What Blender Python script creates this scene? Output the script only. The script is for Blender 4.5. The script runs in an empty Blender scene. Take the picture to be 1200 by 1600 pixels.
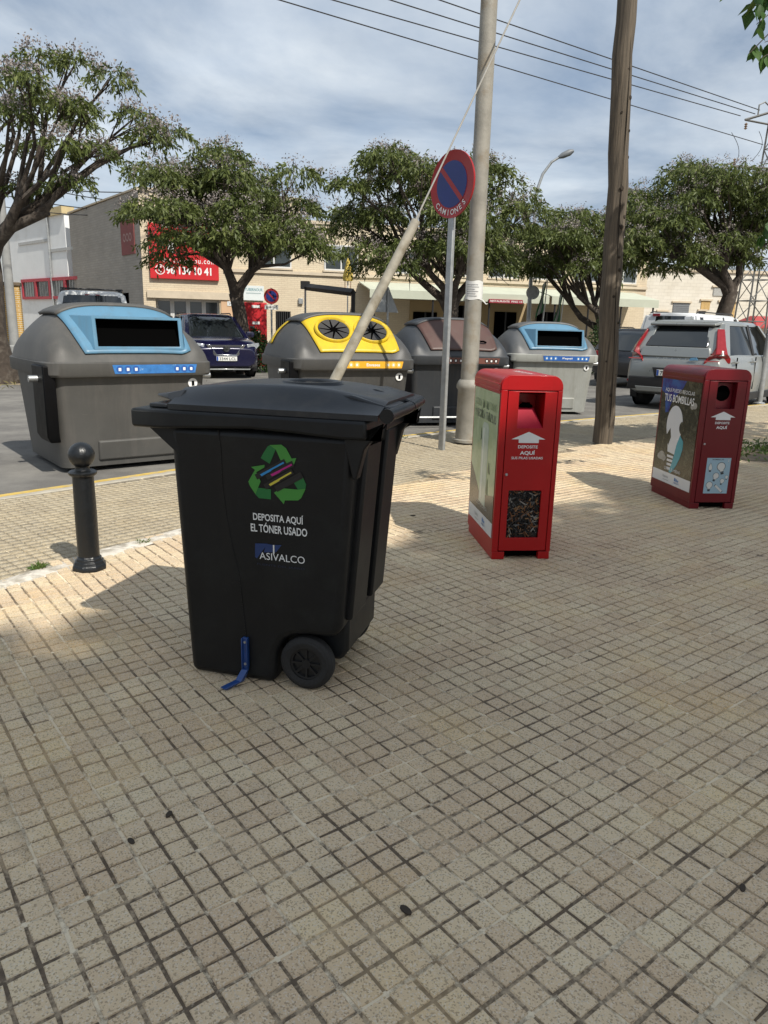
import bpy, bmesh, math, random
import numpy as np
from mathutils import Matrix, Vector
random.seed(7); rng = np.random.default_rng(7)
R = math.radians
S = bpy.context.scene
COL = S.collection
# ------------------------------------------------------------------ camera
FPX, CAMH, PITCH, ROLL = 1150.0, 1.28, math.atan(289/1150), R(1.5)
cd = bpy.data.cameras.new('camera'); cam = bpy.data.objects.new('camera', cd); COL.objects.link(cam)
cd.sensor_fit = 'VERTICAL'; cd.sensor_height = 24; cd.lens = 24*FPX/1600
cd.clip_start = 0.05; cd.clip_end = 3000
cam.matrix_world = Matrix.Translation((0, 0, CAMH)) @ Matrix.Rotation(R(90)-PITCH, 4, 'X') @ Matrix.Rotation(ROLL, 4, 'Z')
S.camera = cam
# ------------------------------------------------------------------ light
SUN_AZ, SUN_EL = R(-52.5), R(48.5)        # direction towards the sun (from +X, ccw) and elevation
sd = bpy.data.lights.new('sun', 'SUN'); sun = bpy.data.objects.new('sun', sd); COL.objects.link(sun)
sd.energy = 3.7; sd.angle = R(0.6); sd.color = (1.0, 0.95, 0.86)
to_sun = Vector((math.cos(SUN_EL)*math.cos(SUN_AZ), math.cos(SUN_EL)*math.sin(SUN_AZ), math.sin(SUN_EL)))
sun.rotation_euler = to_sun.to_track_quat('Z', 'Y').to_euler()
sun.location = to_sun*60
W = bpy.data.worlds.new('World'); S.world = W; W.use_nodes = True
nt = W.node_tree; nt.nodes.clear()
def N(t, ty, **k):
    n = t.nodes.new(ty)
    for a, b in k.items():
        if hasattr(n, a): setattr(n, a, b)
    return n
sky = N(nt, 'ShaderNodeTexSky'); sky.sky_type = 'NISHITA'; sky.sun_disc = False
sky.sun_elevation = SUN_EL; sky.sun_rotation = R(90) - SUN_AZ
sky.air_density = 1.0; sky.dust_density = 2.0; sky.ozone_density = 1.5
tc = N(nt, 'ShaderNodeTexCoord'); sep = N(nt, 'ShaderNodeSeparateXYZ'); nt.links.new(tc.outputs['Generated'], sep.inputs[0])
def mth(t, op, a, b=None, c=None):
    n = t.nodes.new('ShaderNodeMath'); n.operation = op
    for i, v in enumerate((a, b, c)):
        if v is None: continue
        if isinstance(v, (int, float)): n.inputs[i].default_value = v
        else: t.links.new(v, n.inputs[i])
    return n.outputs[0]
zz = mth(nt, 'ADD', mth(nt, 'MAXIMUM', sep.outputs[2], 0.0), 0.16)
cmb = N(nt, 'ShaderNodeCombineXYZ')
nt.links.new(mth(nt, 'DIVIDE', sep.outputs[0], zz), cmb.inputs[0]); nt.links.new(mth(nt, 'DIVIDE', sep.outputs[1], zz), cmb.inputs[1])
n1 = N(nt, 'ShaderNodeTexNoise'); n1.inputs['Scale'].default_value = 0.95; n1.inputs['Detail'].default_value = 10; n1.inputs['Roughness'].default_value = 0.56; n1.inputs['Distortion'].default_value = 0.35
n2 = N(nt, 'ShaderNodeTexNoise'); n2.inputs['Scale'].default_value = 1.7; n2.inputs['Detail'].default_value = 7; n2.inputs['Roughness'].default_value = 0.58
nt.links.new(cmb.outputs[0], n1.inputs['Vector']); nt.links.new(cmb.outputs[0], n2.inputs['Vector'])
r1 = N(nt, 'ShaderNodeValToRGB'); r1.color_ramp.elements[0].position = 0.37; r1.color_ramp.elements[1].position = 0.65
r1.color_ramp.elements[0].color = (0.195, 0.25, 0.33, 1); r1.color_ramp.elements[1].color = (0.56, 0.60, 0.63, 1)
nt.links.new(n1.outputs[0], r1.inputs[0])
r2 = N(nt, 'ShaderNodeValToRGB'); r2.color_ramp.elements[0].position = 0.36; r2.color_ramp.elements[1].position = 0.60
nt.links.new(n2.outputs[0], r2.inputs[0])
cover = mth(nt, 'ADD', mth(nt, 'MULTIPLY', r2.outputs[0], 0.25), 0.68)
skb = N(nt, 'ShaderNodeVectorMath'); skb.operation = 'SCALE'; skb.inputs['Scale'].default_value = 0.09
nt.links.new(sky.outputs[0], skb.inputs[0])
mx = N(nt, 'ShaderNodeMix'); mx.data_type = 'RGBA'
nt.links.new(cover, mx.inputs[0]); nt.links.new(skb.outputs[0], mx.inputs[6]); nt.links.new(r1.outputs[0], mx.inputs[7])
bg = N(nt, 'ShaderNodeBackground'); bg.inputs[1].default_value = 1.08
nt.links.new(mx.outputs[2], bg.inputs[0])
wo = N(nt, 'ShaderNodeOutputWorld'); nt.links.new(bg.outputs[0], wo.inputs[0])
vs = S.view_settings; vs.view_transform = 'Standard'; vs.look = 'None'; vs.gamma = 1; vs.exposure = 0.55
vs.use_curve_mapping = False

# ------------------------------------------------------------------ photo geometry (pixel -> direction only)
def ray(x, y):
    u = (x-600)/FPX; v = (y-800)/FPX; c, s = math.cos(ROLL), math.sin(ROLL)
    u2 = u*c+v*s; v2 = -u*s+v*c
    return np.array([u2, math.cos(PITCH)-v2*math.sin(PITCH), -(math.sin(PITCH)+v2*math.cos(PITCH))])
CAM = np.array([0, 0, CAMH])
def gr(x, y, z=0.0):
    d = ray(x, y); return CAM+d*((z-CAMH)/d[2])
def atY(x, y, Y):
    d = ray(x, y); return CAM+d*(Y/d[1])

# ------------------------------------------------------------------ materials
MATS = {}
def mat(name, col, rough=0.55, metal=0.0, var=0.08, vs=6.0, bump=0.0, bs=60.0, spec=0.5, col2=None, c2=(0.5, 0.65), c2s=3.0, coat=0.0, trans=0.0, coords='Object', streak=None, scuff=None):
    if name in MATS: return MATS[name]
    m = bpy.data.materials.new(name); m.use_nodes = True; t = m.node_tree; b = t.nodes['Principled BSDF']
    b.inputs['Roughness'].default_value = rough; b.inputs['Metallic'].default_value = metal
    b.inputs['Specular IOR Level'].default_value = spec; b.inputs['Coat Weight'].default_value = coat
    b.inputs['Coat Roughness'].default_value = 0.08
    c = (*col, 1)
    tc = t.nodes.new('ShaderNodeTexCoord'); src = tc.outputs[coords]
    out = None
    if var > 0 or col2:
        n = t.nodes.new('ShaderNodeTexNoise'); n.inputs['Scale'].default_value = vs; n.inputs['Detail'].default_value = 6; n.inputs['Roughness'].default_value = 0.6
        t.links.new(src, n.inputs['Vector'])
        r = t.nodes.new('ShaderNodeValToRGB'); r.color_ramp.elements[0].position = 0.3; r.color_ramp.elements[1].position = 0.7
        r.color_ramp.elements[0].color = (*[max(0, x*(1-var)) for x in col], 1); r.color_ramp.elements[1].color = (*[min(1, x*(1+var)) for x in col], 1)
        t.links.new(n.outputs[0], r.inputs[0]); out = r.outputs[0]
        if col2:
            n3 = t.nodes.new('ShaderNodeTexNoise'); n3.inputs['Scale'].default_value = c2s; n3.inputs['Detail'].default_value = 8; n3.inputs['Roughness'].default_value = 0.65
            t.links.new(src, n3.inputs['Vector'])
            r3 = t.nodes.new('ShaderNodeValToRGB'); r3.color_ramp.elements[0].position = c2[0]; r3.color_ramp.elements[1].position = c2[1]
            t.links.new(n3.outputs[0], r3.inputs[0])
            mxn = t.nodes.new('ShaderNodeMix'); mxn.data_type = 'RGBA'
            t.links.new(r3.outputs[0], mxn.inputs[0]); t.links.new(out, mxn.inputs[6]); mxn.inputs[7].default_value = (*col2, 1)
            out = mxn.outputs[2]
        for par, sc_v, lo_, hi_ in ((streak, (9, 9, 0.7), 0.50, 0.72), (scuff, (5, 5, 40), 0.66, 0.72)):
            if not par: continue
            mpp = t.nodes.new('ShaderNodeMapping'); mpp.inputs['Scale'].default_value = sc_v; mpp.inputs['Rotation'].default_value = (0.25 if sc_v[2] > 5 else 0, 0.3 if sc_v[2] > 5 else 0, 0.4); t.links.new(src, mpp.inputs[0])
            n5 = t.nodes.new('ShaderNodeTexNoise'); n5.inputs['Scale'].default_value = 1.0; n5.inputs['Detail'].default_value = 7; n5.inputs['Roughness'].default_value = 0.7; t.links.new(mpp.outputs[0], n5.inputs['Vector'])
            r5 = t.nodes.new('ShaderNodeMapRange'); r5.inputs[1].default_value = lo_; r5.inputs[2].default_value = hi_; r5.inputs[4].default_value = par[1]; t.links.new(n5.outputs[0], r5.inputs[0])
            m5 = t.nodes.new('ShaderNodeMix'); m5.data_type = 'RGBA'; t.links.new(r5.outputs[0], m5.inputs[0]); t.links.new(out, m5.inputs[6]); m5.inputs[7].default_value = (*par[0], 1); out = m5.outputs[2]
        t.links.new(out, b.inputs['Base Color'])
        rr = t.nodes.new('ShaderNodeMapRange'); rr.inputs[3].default_value = max(0.02, rough-0.08); rr.inputs[4].default_value = min(1, rough+0.08)
        t.links.new(n.outputs[0], rr.inputs[0]); t.links.new(rr.outputs[0], b.inputs['Roughness'])
    else:
        b.inputs['Base Color'].default_value = c
    if bump > 0:
        n4 = t.nodes.new('ShaderNodeTexNoise'); n4.inputs['Scale'].default_value = bs; n4.inputs['Detail'].default_value = 5
        t.links.new(src, n4.inputs['Vector'])
        bp = t.nodes.new('ShaderNodeBump'); bp.inputs['Strength'].default_value = bump; bp.inputs['Distance'].default_value = 0.01
        t.links.new(n4.outputs[0], bp.inputs['Height']); t.links.new(bp.outputs[0], b.inputs['Normal'])
    if trans > 0:
        tr = t.nodes.new('ShaderNodeBsdfTranslucent'); ms = t.nodes.new('ShaderNodeMixShader'); ms.inputs[0].default_value = trans
        if out: t.links.new(out, tr.inputs[0])
        else: tr.inputs[0].default_value = c
        o = t.nodes['Material Output']; t.links.new(b.outputs[0], ms.inputs[1]); t.links.new(tr.outputs[0], ms.inputs[2]); t.links.new(ms.outputs[0], o.inputs[0])
    MATS[name] = m; return m

# ------------------------------------------------------------------ mesh builder
class MB:
    def __init__(s): s.v = []; s.f = []
    def add(s, vs, fs):
        o = len(s.v); s.v += [tuple(map(float, p)) for p in vs]; s.f += [tuple(i+o for i in f) for f in fs]; return s
    def box(s, x0, x1, y0, y1, z0, z1):
        return s.add([(x0,y0,z0),(x1,y0,z0),(x1,y1,z0),(x0,y1,z0),(x0,y0,z1),(x1,y0,z1),(x1,y1,z1),(x0,y1,z1)],
                     [(0,3,2,1),(4,5,6,7),(0,1,5,4),(1,2,6,5),(2,3,7,6),(3,0,4,7)])
    def loft(s, rings, caps=True, closed=True):
        n = len(rings[0]); vs = [p for r in rings for p in r]; fs = []
        for i in range(len(rings)-1):
            for j in range(n if closed else n-1):
                k = (j+1) % n; fs.append((i*n+j, i*n+k, (i+1)*n+k, (i+1)*n+j))
        if caps: fs.append(tuple(range(n-1, -1, -1))); fs.append(tuple((len(rings)-1)*n+j for j in range(n)))
        return s.add(vs, fs)
    def prism(s, poly, fa, fb):           # poly 2d list; fa, fb map (a,b)->xyz for the two ends
        return s.loft([[fa(*p) for p in poly], [fb(*p) for p in poly]])
    def tube(s, path, rad, n=10, caps=True):
        P = [Vector(p) for p in path]; rs = rad if isinstance(rad, (list, tuple)) else [rad]*len(P)
        rings = []; up = Vector((0, 0, 1)); last = None
        for i, p in enumerate(P):
            d = (P[min(i+1, len(P)-1)]-P[max(i-1, 0)]).normalized()
            a = last if last is not None else (Vector((1, 0, 0)) if abs(d.z) > 0.9 else up)
            a = (a-d*a.dot(d)).normalized(); last = a; b = d.cross(a)
            rings.append([p+(a*math.cos(t)+b*math.sin(t))*rs[i] for t in [2*math.pi*k/n for k in range(n)]])
        return s.loft(rings, caps)
    def lathe(s, prof, n=24, c=(0,0,0), axis='z'):
        rings = []
        for r, h in prof:
            ring = []
            for k in range(n):
                a = 2*math.pi*k/n; p = (r*math.cos(a), r*math.sin(a), h)
                if axis == 'y': p = (p[0], -h, p[1])
                if axis == 'x': p = (h, p[0], p[1])
                ring.append((p[0]+c[0], p[1]+c[1], p[2]+c[2]))
            rings.append(ring)
        return s.loft(rings)
    def grid(s, P):                        # P[i][j] points
        n = len(P[0]); vs = [p for r in P for p in r]
        return s.add(vs, [(i*n+j, i*n+j+1, (i+1)*n+j+1, (i+1)*n+j) for i in range(len(P)-1) for j in range(n-1)])
    def build(s, name, m, parent=None, smooth=None, bevel=0, seg=2, solid=0, label=None):
        me = bpy.data.meshes.new(name); me.from_pydata(s.v, [], s.f); me.update()
        bm = bmesh.new(); bm.from_mesh(me); bmesh.ops.recalc_face_normals(bm, faces=bm.faces); bm.to_mesh(me); bm.free()
        return link(name, me, m, parent, smooth, bevel, seg, solid, label)
def link(name, me, m, parent=None, smooth=None, bevel=0, seg=2, solid=0, label=None):
    if m is not None and not me.materials: me.materials.append(m)
    o = bpy.data.objects.new(name, me); COL.objects.link(o)
    if parent: o.parent = parent
    if solid:
        md = o.modifiers.new('thick', 'SOLIDIFY'); md.thickness = solid; md.offset = 0
    if bevel:
        md = o.modifiers.new('edge', 'BEVEL'); md.width = bevel; md.segments = seg; md.limit_method = 'ANGLE'; md.angle_limit = R(35); md.harden_normals = False
        if smooth is None: smooth = 40
    if smooth:
        me.polygons.foreach_set('use_smooth', [True]*len(me.polygons)); me.set_sharp_from_angle(angle=R(smooth))
    if label: o['label'] = label
    return o
def tag(o, label, cat=None, group=None, kind=None):
    if label: o['label'] = label
    if cat: o['category'] = cat
    if group: o['group'] = group
    if kind: o['kind'] = kind
    return o
def thing(name, label, cat, loc=(0,0,0), rz=0, group=None):
    o = bpy.data.objects.new(name, None); COL.objects.link(o); o.empty_display_size = 0.1
    o.location = loc; o.rotation_euler = (0, 0, rz); return tag(o, label, cat, group)
def struct(o): o['kind'] = 'structure'; return o
def text_mesh(body, bold=0.0, space=1.0):
    cu = bpy.data.curves.new('t', 'FONT'); cu.body = body; cu.align_x = 'CENTER'; cu.align_y = 'CENTER'; cu.offset = bold; cu.space_character = space; cu.resolution_u = 3
    o = bpy.data.objects.new('t', cu); COL.objects.link(o)
    me = bpy.data.meshes.new_from_object(o); bpy.data.objects.remove(o); bpy.data.curves.remove(cu)
    n = len(me.vertices); co = np.empty(n*3); me.vertices.foreach_get('co', co); co = co.reshape(-1, 3)
    fs = [tuple(p.vertices) for p in me.polygons]; bpy.data.meshes.remove(me)
    lo, hi = co.min(0), co.max(0)
    return (co[:, :2]-(lo+hi)[:2]/2)/(hi-lo)[:2], fs, (hi-lo)[0]/(hi-lo)[1]
def text(name, body, m, parent, fn, w, h=None, bold=0.0, space=1.0):
    """fn(a,b) -> local xyz; text centred on a=b=0, w wide, h high"""
    co, fs, asp = text_mesh(body, bold, space)
    if h is None: h = w/asp
    mb = MB(); mb.add([fn(a*w, b*h) for a, b in co], fs)
    me = bpy.data.meshes.new(name); me.from_pydata(mb.v, [], mb.f); me.update()
    return link(name, me, m, parent)
def poly_plate(name, pts, m, parent, fn, th=0.002):
    mb = MB(); mb.prism(pts, lambda a, b: fn(a, b, 0), lambda a, b: fn(a, b, th)); return mb.build(name, m, parent)
def mesh_np(name, V, F, m, parent=None):
    me = bpy.data.meshes.new(name); nv = len(V); nf, k = F.shape
    me.vertices.add(nv); me.vertices.foreach_set('co', np.ascontiguousarray(V, dtype=np.float32).ravel())
    me.loops.add(nf*k); me.loops.foreach_set('vertex_index', np.ascontiguousarray(F, dtype=np.int32).ravel())
    me.polygons.add(nf); me.polygons.foreach_set('loop_start', np.arange(0, nf*k, k, dtype=np.int32)); me.polygons.foreach_set('loop_total', np.full(nf, k, dtype=np.int32))
    me.update(calc_edges=True); me.validate(); return link(name, me, m, parent)

# ------------------------------------------------------------------ setting: ground, road, plaza
TA = R(37.7); TP = 0.2; SQ = TP/3; J0 = gr(682.5, 1500)[:2]
def ground_mat(name, base, warm, kind, ang, org, dark=(0.085, 0.064, 0.044)):
    m = bpy.data.materials.new(name); m.use_nodes = True; t = m.node_tree; b = t.nodes['Principled BSDF']
    geo = t.nodes.new('ShaderNodeNewGeometry')
    mp = t.nodes.new('ShaderNodeMapping'); mp.vector_type = 'TEXTURE'
    mp.inputs['Location'].default_value = (org[0], org[1], 0); mp.inputs['Rotation'].default_value = (0, 0, ang)
    t.links.new(geo.outputs['Position'], mp.inputs[0])
    def snap(s, off):
        v = t.nodes.new('ShaderNodeVectorMath'); v.operation = 'ADD'; v.inputs[1].default_value = (0, 0, 5.0)
        t.links.new(mp.outputs[0], v.inputs[0])
        sc = t.nodes.new('ShaderNodeVectorMath'); sc.operation = 'SCALE'; sc.inputs['Scale'].default_value = 1/s; t.links.new(v.outputs[0], sc.inputs[0])
        fl = t.nodes.new('ShaderNodeVectorMath'); fl.operation = 'FLOOR'; t.links.new(sc.outputs[0], fl.inputs[0])
        sp = t.nodes.new('ShaderNodeSeparateXYZ'); t.links.new(fl.outputs[0], sp.inputs[0])
        cb = t.nodes.new('ShaderNodeCombineXYZ'); t.links.new(sp.outputs[0], cb.inputs[0]); t.links.new(sp.outputs[1], cb.inputs[1]); cb.inputs[2].default_value = off
        w = t.nodes.new('ShaderNodeTexWhiteNoise'); w.noise_dimensions = '3D'; t.links.new(cb.outputs[0], w.inputs['Vector'])
        return w.outputs['Value']
    def noise(s, d=5, r=0.6, src=None):
        n = t.nodes.new('ShaderNodeTexNoise'); n.inputs['Scale'].default_value = s; n.inputs['Detail'].default_value = d; n.inputs['Roughness'].default_value = r
        t.links.new(geo.outputs['Position'], n.inputs['Vector']); return n.outputs[0]
    def ramp(v, a, bb, c0=(0,0,0), c1=(1,1,1)):
        r = t.nodes.new('ShaderNodeValToRGB'); r.color_ramp.elements[0].position = a; r.color_ramp.elements[1].position = bb
        r.color_ramp.elements[0].color = (*c0, 1); r.color_ramp.elements[1].color = (*c1, 1); t.links.new(v, r.inputs[0]); return r.outputs[0]
    def mix(f, a, bb, mode='MIX'):
        n = t.nodes.new('ShaderNodeMix'); n.data_type = 'RGBA'; n.blend_type = mode
        for i, v in ((0, f), (6, a), (7, bb)):
            if isinstance(v, (int, float)): n.inputs[i].default_value = v
            elif isinstance(v, tuple): n.inputs[i].default_value = (*v, 1)
            else: t.links.new(v, n.inputs[i])
        return n.outputs[2]
    patch = ramp(noise(1.3, 6, 0.62), 0.5, 0.68)
    if kind == 'tile':
        c = mix(patch, base, warm)
        c = mix(0.42, c, ramp(snap(TP, 1.0), 0, 1, (0.40, 0.39, 0.38), (0.60, 0.61, 0.62)), 'OVERLAY')
        c = mix(0.16, c, ramp(snap(SQ, 2.0), 0, 1, (0.36, 0.36, 0.36), (0.64, 0.63, 0.61)), 'OVERLAY')
        grey = ramp(noise(4.5, 7, 0.65), 0.55, 0.72); c = mix(mth(t, 'MULTIPLY', grey, 0.25), c, (0.22, 0.20, 0.17))
        v = t.nodes.new('ShaderNodeTexVoronoi'); v.inputs['Scale'].default_value = 300; t.links.new(geo.outputs['Position'], v.inputs['Vector'])
        vs_ = t.nodes.new('ShaderNodeSeparateColor'); t.links.new(v.outputs['Color'], vs_.inputs[0])
        spk = ramp(vs_.outputs[0], 0.78, 0.84); c = mix(mth(t, 'MULTIPLY', spk, 0.55), c, (0.17, 0.125, 0.075))
        lgt = ramp(vs_.outputs[1], 0.80, 0.86); c = mix(mth(t, 'MULTIPLY', lgt, 0.42), c, (0.62, 0.57, 0.48))
        fine = noise(420, 3); c = mix(0.25, c, ramp(fine, 0.3, 0.7, (0.3, 0.3, 0.3), (0.7, 0.7, 0.7)), 'OVERLAY')
        h = noise(260, 4)
        bst = 0.35
        gum = ramp(noise(9, 2, 0.4), 0.755, 0.765); c = mix(mth(t, 'MULTIPLY', gum, 0.6), c, (0.06, 0.05, 0.045))
    else:
        n = mth(t, 'ADD', mth(t, 'MULTIPLY', noise(3.5, 3, 0.6), 0.52), mth(t, 'MULTIPLY', noise(48, 5, 0.7), 0.48)); dk = mix(ramp(noise(60, 4), 0.3, 0.7), dark, tuple(x*1.9 for x in dark))
        fill = mix(0.5, base, (0.33, 0.28, 0.21))
        c = mix(ramp(n, 0.475, 0.60), dk, fill)
        c = mix(mth(t, 'MULTIPLY', patch, 0.85), c, tuple(x*0.92 for x in warm))
        # pale mortar along the tile joints
        sp = t.nodes.new('ShaderNodeSeparateXYZ'); t.links.new(mp.outputs[0], sp.inputs[0])
        def near(o):
            k = mth(t, 'DIVIDE', o, TP); k = mth(t, 'SUBTRACT', k, mth(t, 'ROUND', k)); return mth(t, 'LESS_THAN', mth(t, 'ABSOLUTE', k), 0.04)
        jn = mth(t, 'MAXIMUM', near(sp.outputs[0]), near(sp.outputs[1]))
        jn = mth(t, 'MULTIPLY', jn, ramp(noise(4.0, 7, 0.78), 0.47, 0.56))
        c = mix(mth(t, 'MULTIPLY', jn, 0.9), c, (0.74, 0.64, 0.47)); h = noise(120, 4); bst = 0.5
    t.links.new(c, b.inputs['Base Color']); b.inputs['Roughness'].default_value = 0.82; b.inputs['Specular IOR Level'].default_value = 0.3
    bp = t.nodes.new('ShaderNodeBump'); bp.inputs['Strength'].default_value = bst; bp.inputs['Distance'].default_value = 0.003
    t.links.new(h, bp.inputs['Height']); t.links.new(bp.outputs[0], b.inputs['Normal'])
    return m
TILE = ground_mat('terrazzo_tile', (0.58, 0.455, 0.30), (0.60, 0.445, 0.25), 'tile', TA, J0)
GROUT = ground_mat('tile_joint', (0.54, 0.42, 0.27), (0.57, 0.425, 0.24), 'grout', TA, J0)
SA = R(47); SO = np.array([-2.04, 6.38])
TILE2 = ground_mat('pavement_tile', (0.34, 0.285, 0.195), (0.37, 0.30, 0.19), 'tile', SA, SO)
GROUT2 = ground_mat('pavement_joint', (0.30, 0.26, 0.19), (0.33, 0.28, 0.19), 'grout', SA, SO, (0.10, 0.085, 0.065))

KERB = [(-9.5,-1.9), (-6.2,1.45), (-2.885,5.375), (-2.044,6.382), (0.046,8.895), (1.5,10.2), (3.204,11.5), (4.7,12.62), (9.0,15.9), (20,24.0)]
BORD = [(-5.0,-2.2), (-3.6,0.5), (-1.891,3.434), (-1.317,4.426), (-0.65,5.25), (0.005,5.964), (0.783,6.806), (1.888,8.02), (3.3,9.35), (5.2,10.9), (9.0,13.8), (20,22.2)]
def densify(P, step=0.25):
    P = [np.array(p, float) for p in P]; out = []
    n = len(P)
    for i in range(n-1):
        p0, p1, p2, p3 = P[max(i-1,0)], P[i], P[i+1], P[min(i+2,n-1)]; L = np.linalg.norm(p2-p1); k = max(1, int(L/step))
        for j in range(k):
            t = j/k; out.append(0.5*((2*p1)+(-p0+p2)*t+(2*p0-5*p1+4*p2-p3)*t*t+(-p0+3*p1-3*p2+p3)*t**3))
    out.append(P[-1]); return np.array(out)
KP = densify(KERB); BP = densify(BORD)
def normals(P):
    d = np.gradient(P, axis=0); d /= np.linalg.norm(d, axis=1)[:, None]; return np.stack([-d[:, 1], d[:, 0]], 1)   # left of travel = road side
KI = KP - normals(KP)*0.13
def inside(pts, poly):
    x, y = pts[:, 0], pts[:, 1]; r = np.zeros(len(pts), bool); n = len(poly); j = n-1
    for i in range(n):
        xi, yi = poly[i]; xj, yj = poly[j]
        c = ((yi > y) != (yj > y)) & (x < (xj-xi)*(y-yi)/(yj-yi+1e-12)+xi); r ^= c; j = i
    return r
PLAZA = np.vstack([BP, [(30, 22), (30, -12), (-5, -12)]])
STRIP = np.vstack([BP, KI[::-1]])
def slab(name, poly, z0, z1, m):
    mb = MB(); n = len(poly)
    mb.add([(x, y, z1) for x, y in poly]+[(x, y, z0) for x, y in poly], [tuple(range(n))]+[(i, (i+1) % n, n+(i+1) % n, n+i) for i in range(n)])
    return struct(mb.build(name, m))
mb = MB(); mb.add([(-900,-900,-0.14),(900,-900,-0.14),(900,900,-0.14),(-900,900,-0.14)], [(0,1,2,3)])
ground = struct(mb.build('ground', mat('dry_soil', (0.30,0.25,0.18), 0.95, var=0.25, vs=0.6, bump=0.5, bs=9, col2=(0.16,0.15,0.08), c2s=0.5)))
ASPH = mat('asphalt', (0.135,0.128,0.118), 0.9, var=0.45, vs=130, bump=0.4, bs=140, col2=(0.21,0.20,0.18), c2=(0.42,0.66), c2s=1.6, spec=0.25, scuff=((0.06,0.055,0.05),0.8), coords='Object')
mb = MB(); mb.add([(-60,-30,-0.10),(120,-30,-0.10),(120,31,-0.10),(-60,31,-0.10)], [(0,1,2,3)]); road = struct(mb.build('road', ASPH))
plaza = slab('plaza', PLAZA, -0.16, -0.0036, GROUT)
pav = slab('pavement', STRIP, -0.16, -0.026, GROUT2)

def square_np(centres, ang, z, half=SQ/2, gap=0.0060, hgt=0.004, jit=0.0011, tilt=0.0008):
    n = len(centres); ca, sa = math.cos(ang), math.sin(ang)
    sg = np.array([(-1,-1),(1,-1),(1,1),(-1,1)])
    hb = half-gap*0.55; ht = half-gap*0.55-0.0022
    top = sg[None]*(ht+rng.normal(0, jit*0.7, (n,1,2))*0.6)+rng.normal(0, jit, (n,4,2)); bot = sg[None]*hb+rng.normal(0, jit*0.5, (n,4,2))
    loc = np.concatenate([top, bot], 1); x = loc[..., 0]*ca-loc[..., 1]*sa+centres[:, None, 0]; y = loc[..., 0]*sa+loc[..., 1]*ca+centres[:, None, 1]
    zt = z+rng.normal(0, 0.0005, (n,1))+rng.normal(0, tilt, (n,4))*0.5; zb = np.full((n,4), z-hgt-0.002)
    V = np.stack([x, y, np.concatenate([zt, zb], 1)], 2).reshape(-1, 3)
    f = np.array([(0,1,2,3),(4,5,1,0),(5,6,2,1),(6,7,3,2),(7,4,0,3)]); F = (f[None]+(np.arange(n)*8)[:, None, None]).reshape(-1, 4)
    return V, F
def tile_centres(ang, org, lim, poly, margin):
    k = np.arange(-140, 140); I, J = np.meshgrid(k, k); c = (np.stack([I.ravel(), J.ravel()], 1)+0.5)*TP
    ca, sa = math.cos(ang), math.sin(ang); p = np.stack([c[:,0]*ca-c[:,1]*sa, c[:,0]*sa+c[:,1]*ca], 1)+org
    keep = (p[:,1] > 0.4) & (p[:,1] < lim) & (np.abs(p[:,0]) < 0.62*p[:,1]+margin)
    p = p[keep]; return p[inside(p, poly)]
def sub_squares(p, ang):
    o = np.array([(i, j) for i in (-1,0,1) for j in (-1,0,1)])*SQ; ca, sa = math.cos(ang), math.sin(ang)
    o = np.stack([o[:,0]*ca-o[:,1]*sa, o[:,0]*sa+o[:,1]*ca], 1); return (p[:, None]+o[None]).reshape(-1, 2)
pc = tile_centres(TA, J0, 13, PLAZA, 0.9)
vis = (np.abs(pc[:,0]) < 0.53*pc[:,1]+0.12) & (pc[:,1] > 1.0)
order = np.argsort(np.where(vis, pc[:,1]**2+pc[:,0]**2, 1e6)); near = order[:300]; far = order[300:]
protos = []
for k in range(8):
    V, F = square_np(sub_squares(np.zeros((1,2)), 0.0), 0.0, 0.0)
    me = bpy.data.meshes.new('paving_tile'); me.from_pydata(V.tolist(), [], F.tolist()); me.update(); me.materials.append(TILE); protos.append(me)
for q, i in enumerate(near):
    o = bpy.data.objects.new('paving_tile', protos[random.randrange(8)]); COL.objects.link(o); o.parent = plaza
    o.location = (pc[i,0], pc[i,1], random.gauss(0, 0.0007)); o.rotation_euler = (random.gauss(0, 0.0035), random.gauss(0, 0.0035), TA+random.randrange(4)*math.pi/2+random.gauss(0, 0.004))
V, F = square_np(sub_squares(pc[far], TA), TA, 0.0); o = mesh_np('paving_tiles', V, F, TILE, plaza); o['kind'] = 'stuff'
sc_ = tile_centres(SA, SO, 17, STRIP, 1.2)
V, F = square_np(sub_squares(sc_, SA), SA, -0.02, hgt=0.0045); o = mesh_np('pavement_tiles', V, F, TILE2, pav); o['kind'] = 'stuff'
print('tiles', len(pc), len(sc_))
# kerb stones with a yellow painted edge
KS = mat('kerb_concrete', (0.36,0.33,0.27), 0.85, var=0.15, vs=9, bump=0.4, bs=90)
YEL = mat('yellow_road_paint', (0.52,0.36,0.085), 0.75, var=0.2, vs=10, col2=(0.33,0.29,0.20), c2=(0.5,0.66), c2s=9)
kerb = struct(bpy.data.objects.new('kerb', None)); COL.objects.link(kerb)
KO = KP; seg = 4
for i in range(0, len(KP)-seg, seg):
    a = slice(i, i+seg+1); I_, O_ = KI[a].copy(), KO[a].copy()
    I_[0] += (I_[1]-I_[0])*0.012; O_[0] += (O_[1]-O_[0])*0.012; I_[-1] -= (I_[-1]-I_[-2])*0.012; O_[-1] -= (O_[-1]-O_[-2])*0.012
    mb = MB(); mb.loft([[(p[0],p[1],-0.16),(p[0],p[1],-0.017),(q[0],q[1],-0.017),(q[0],q[1],-0.16)] for p, q in zip(I_, O_)]); mb.build('kerb_stone', KS, kerb, bevel=0.008)
mid = KI+(KO-KI)*0.52
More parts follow.
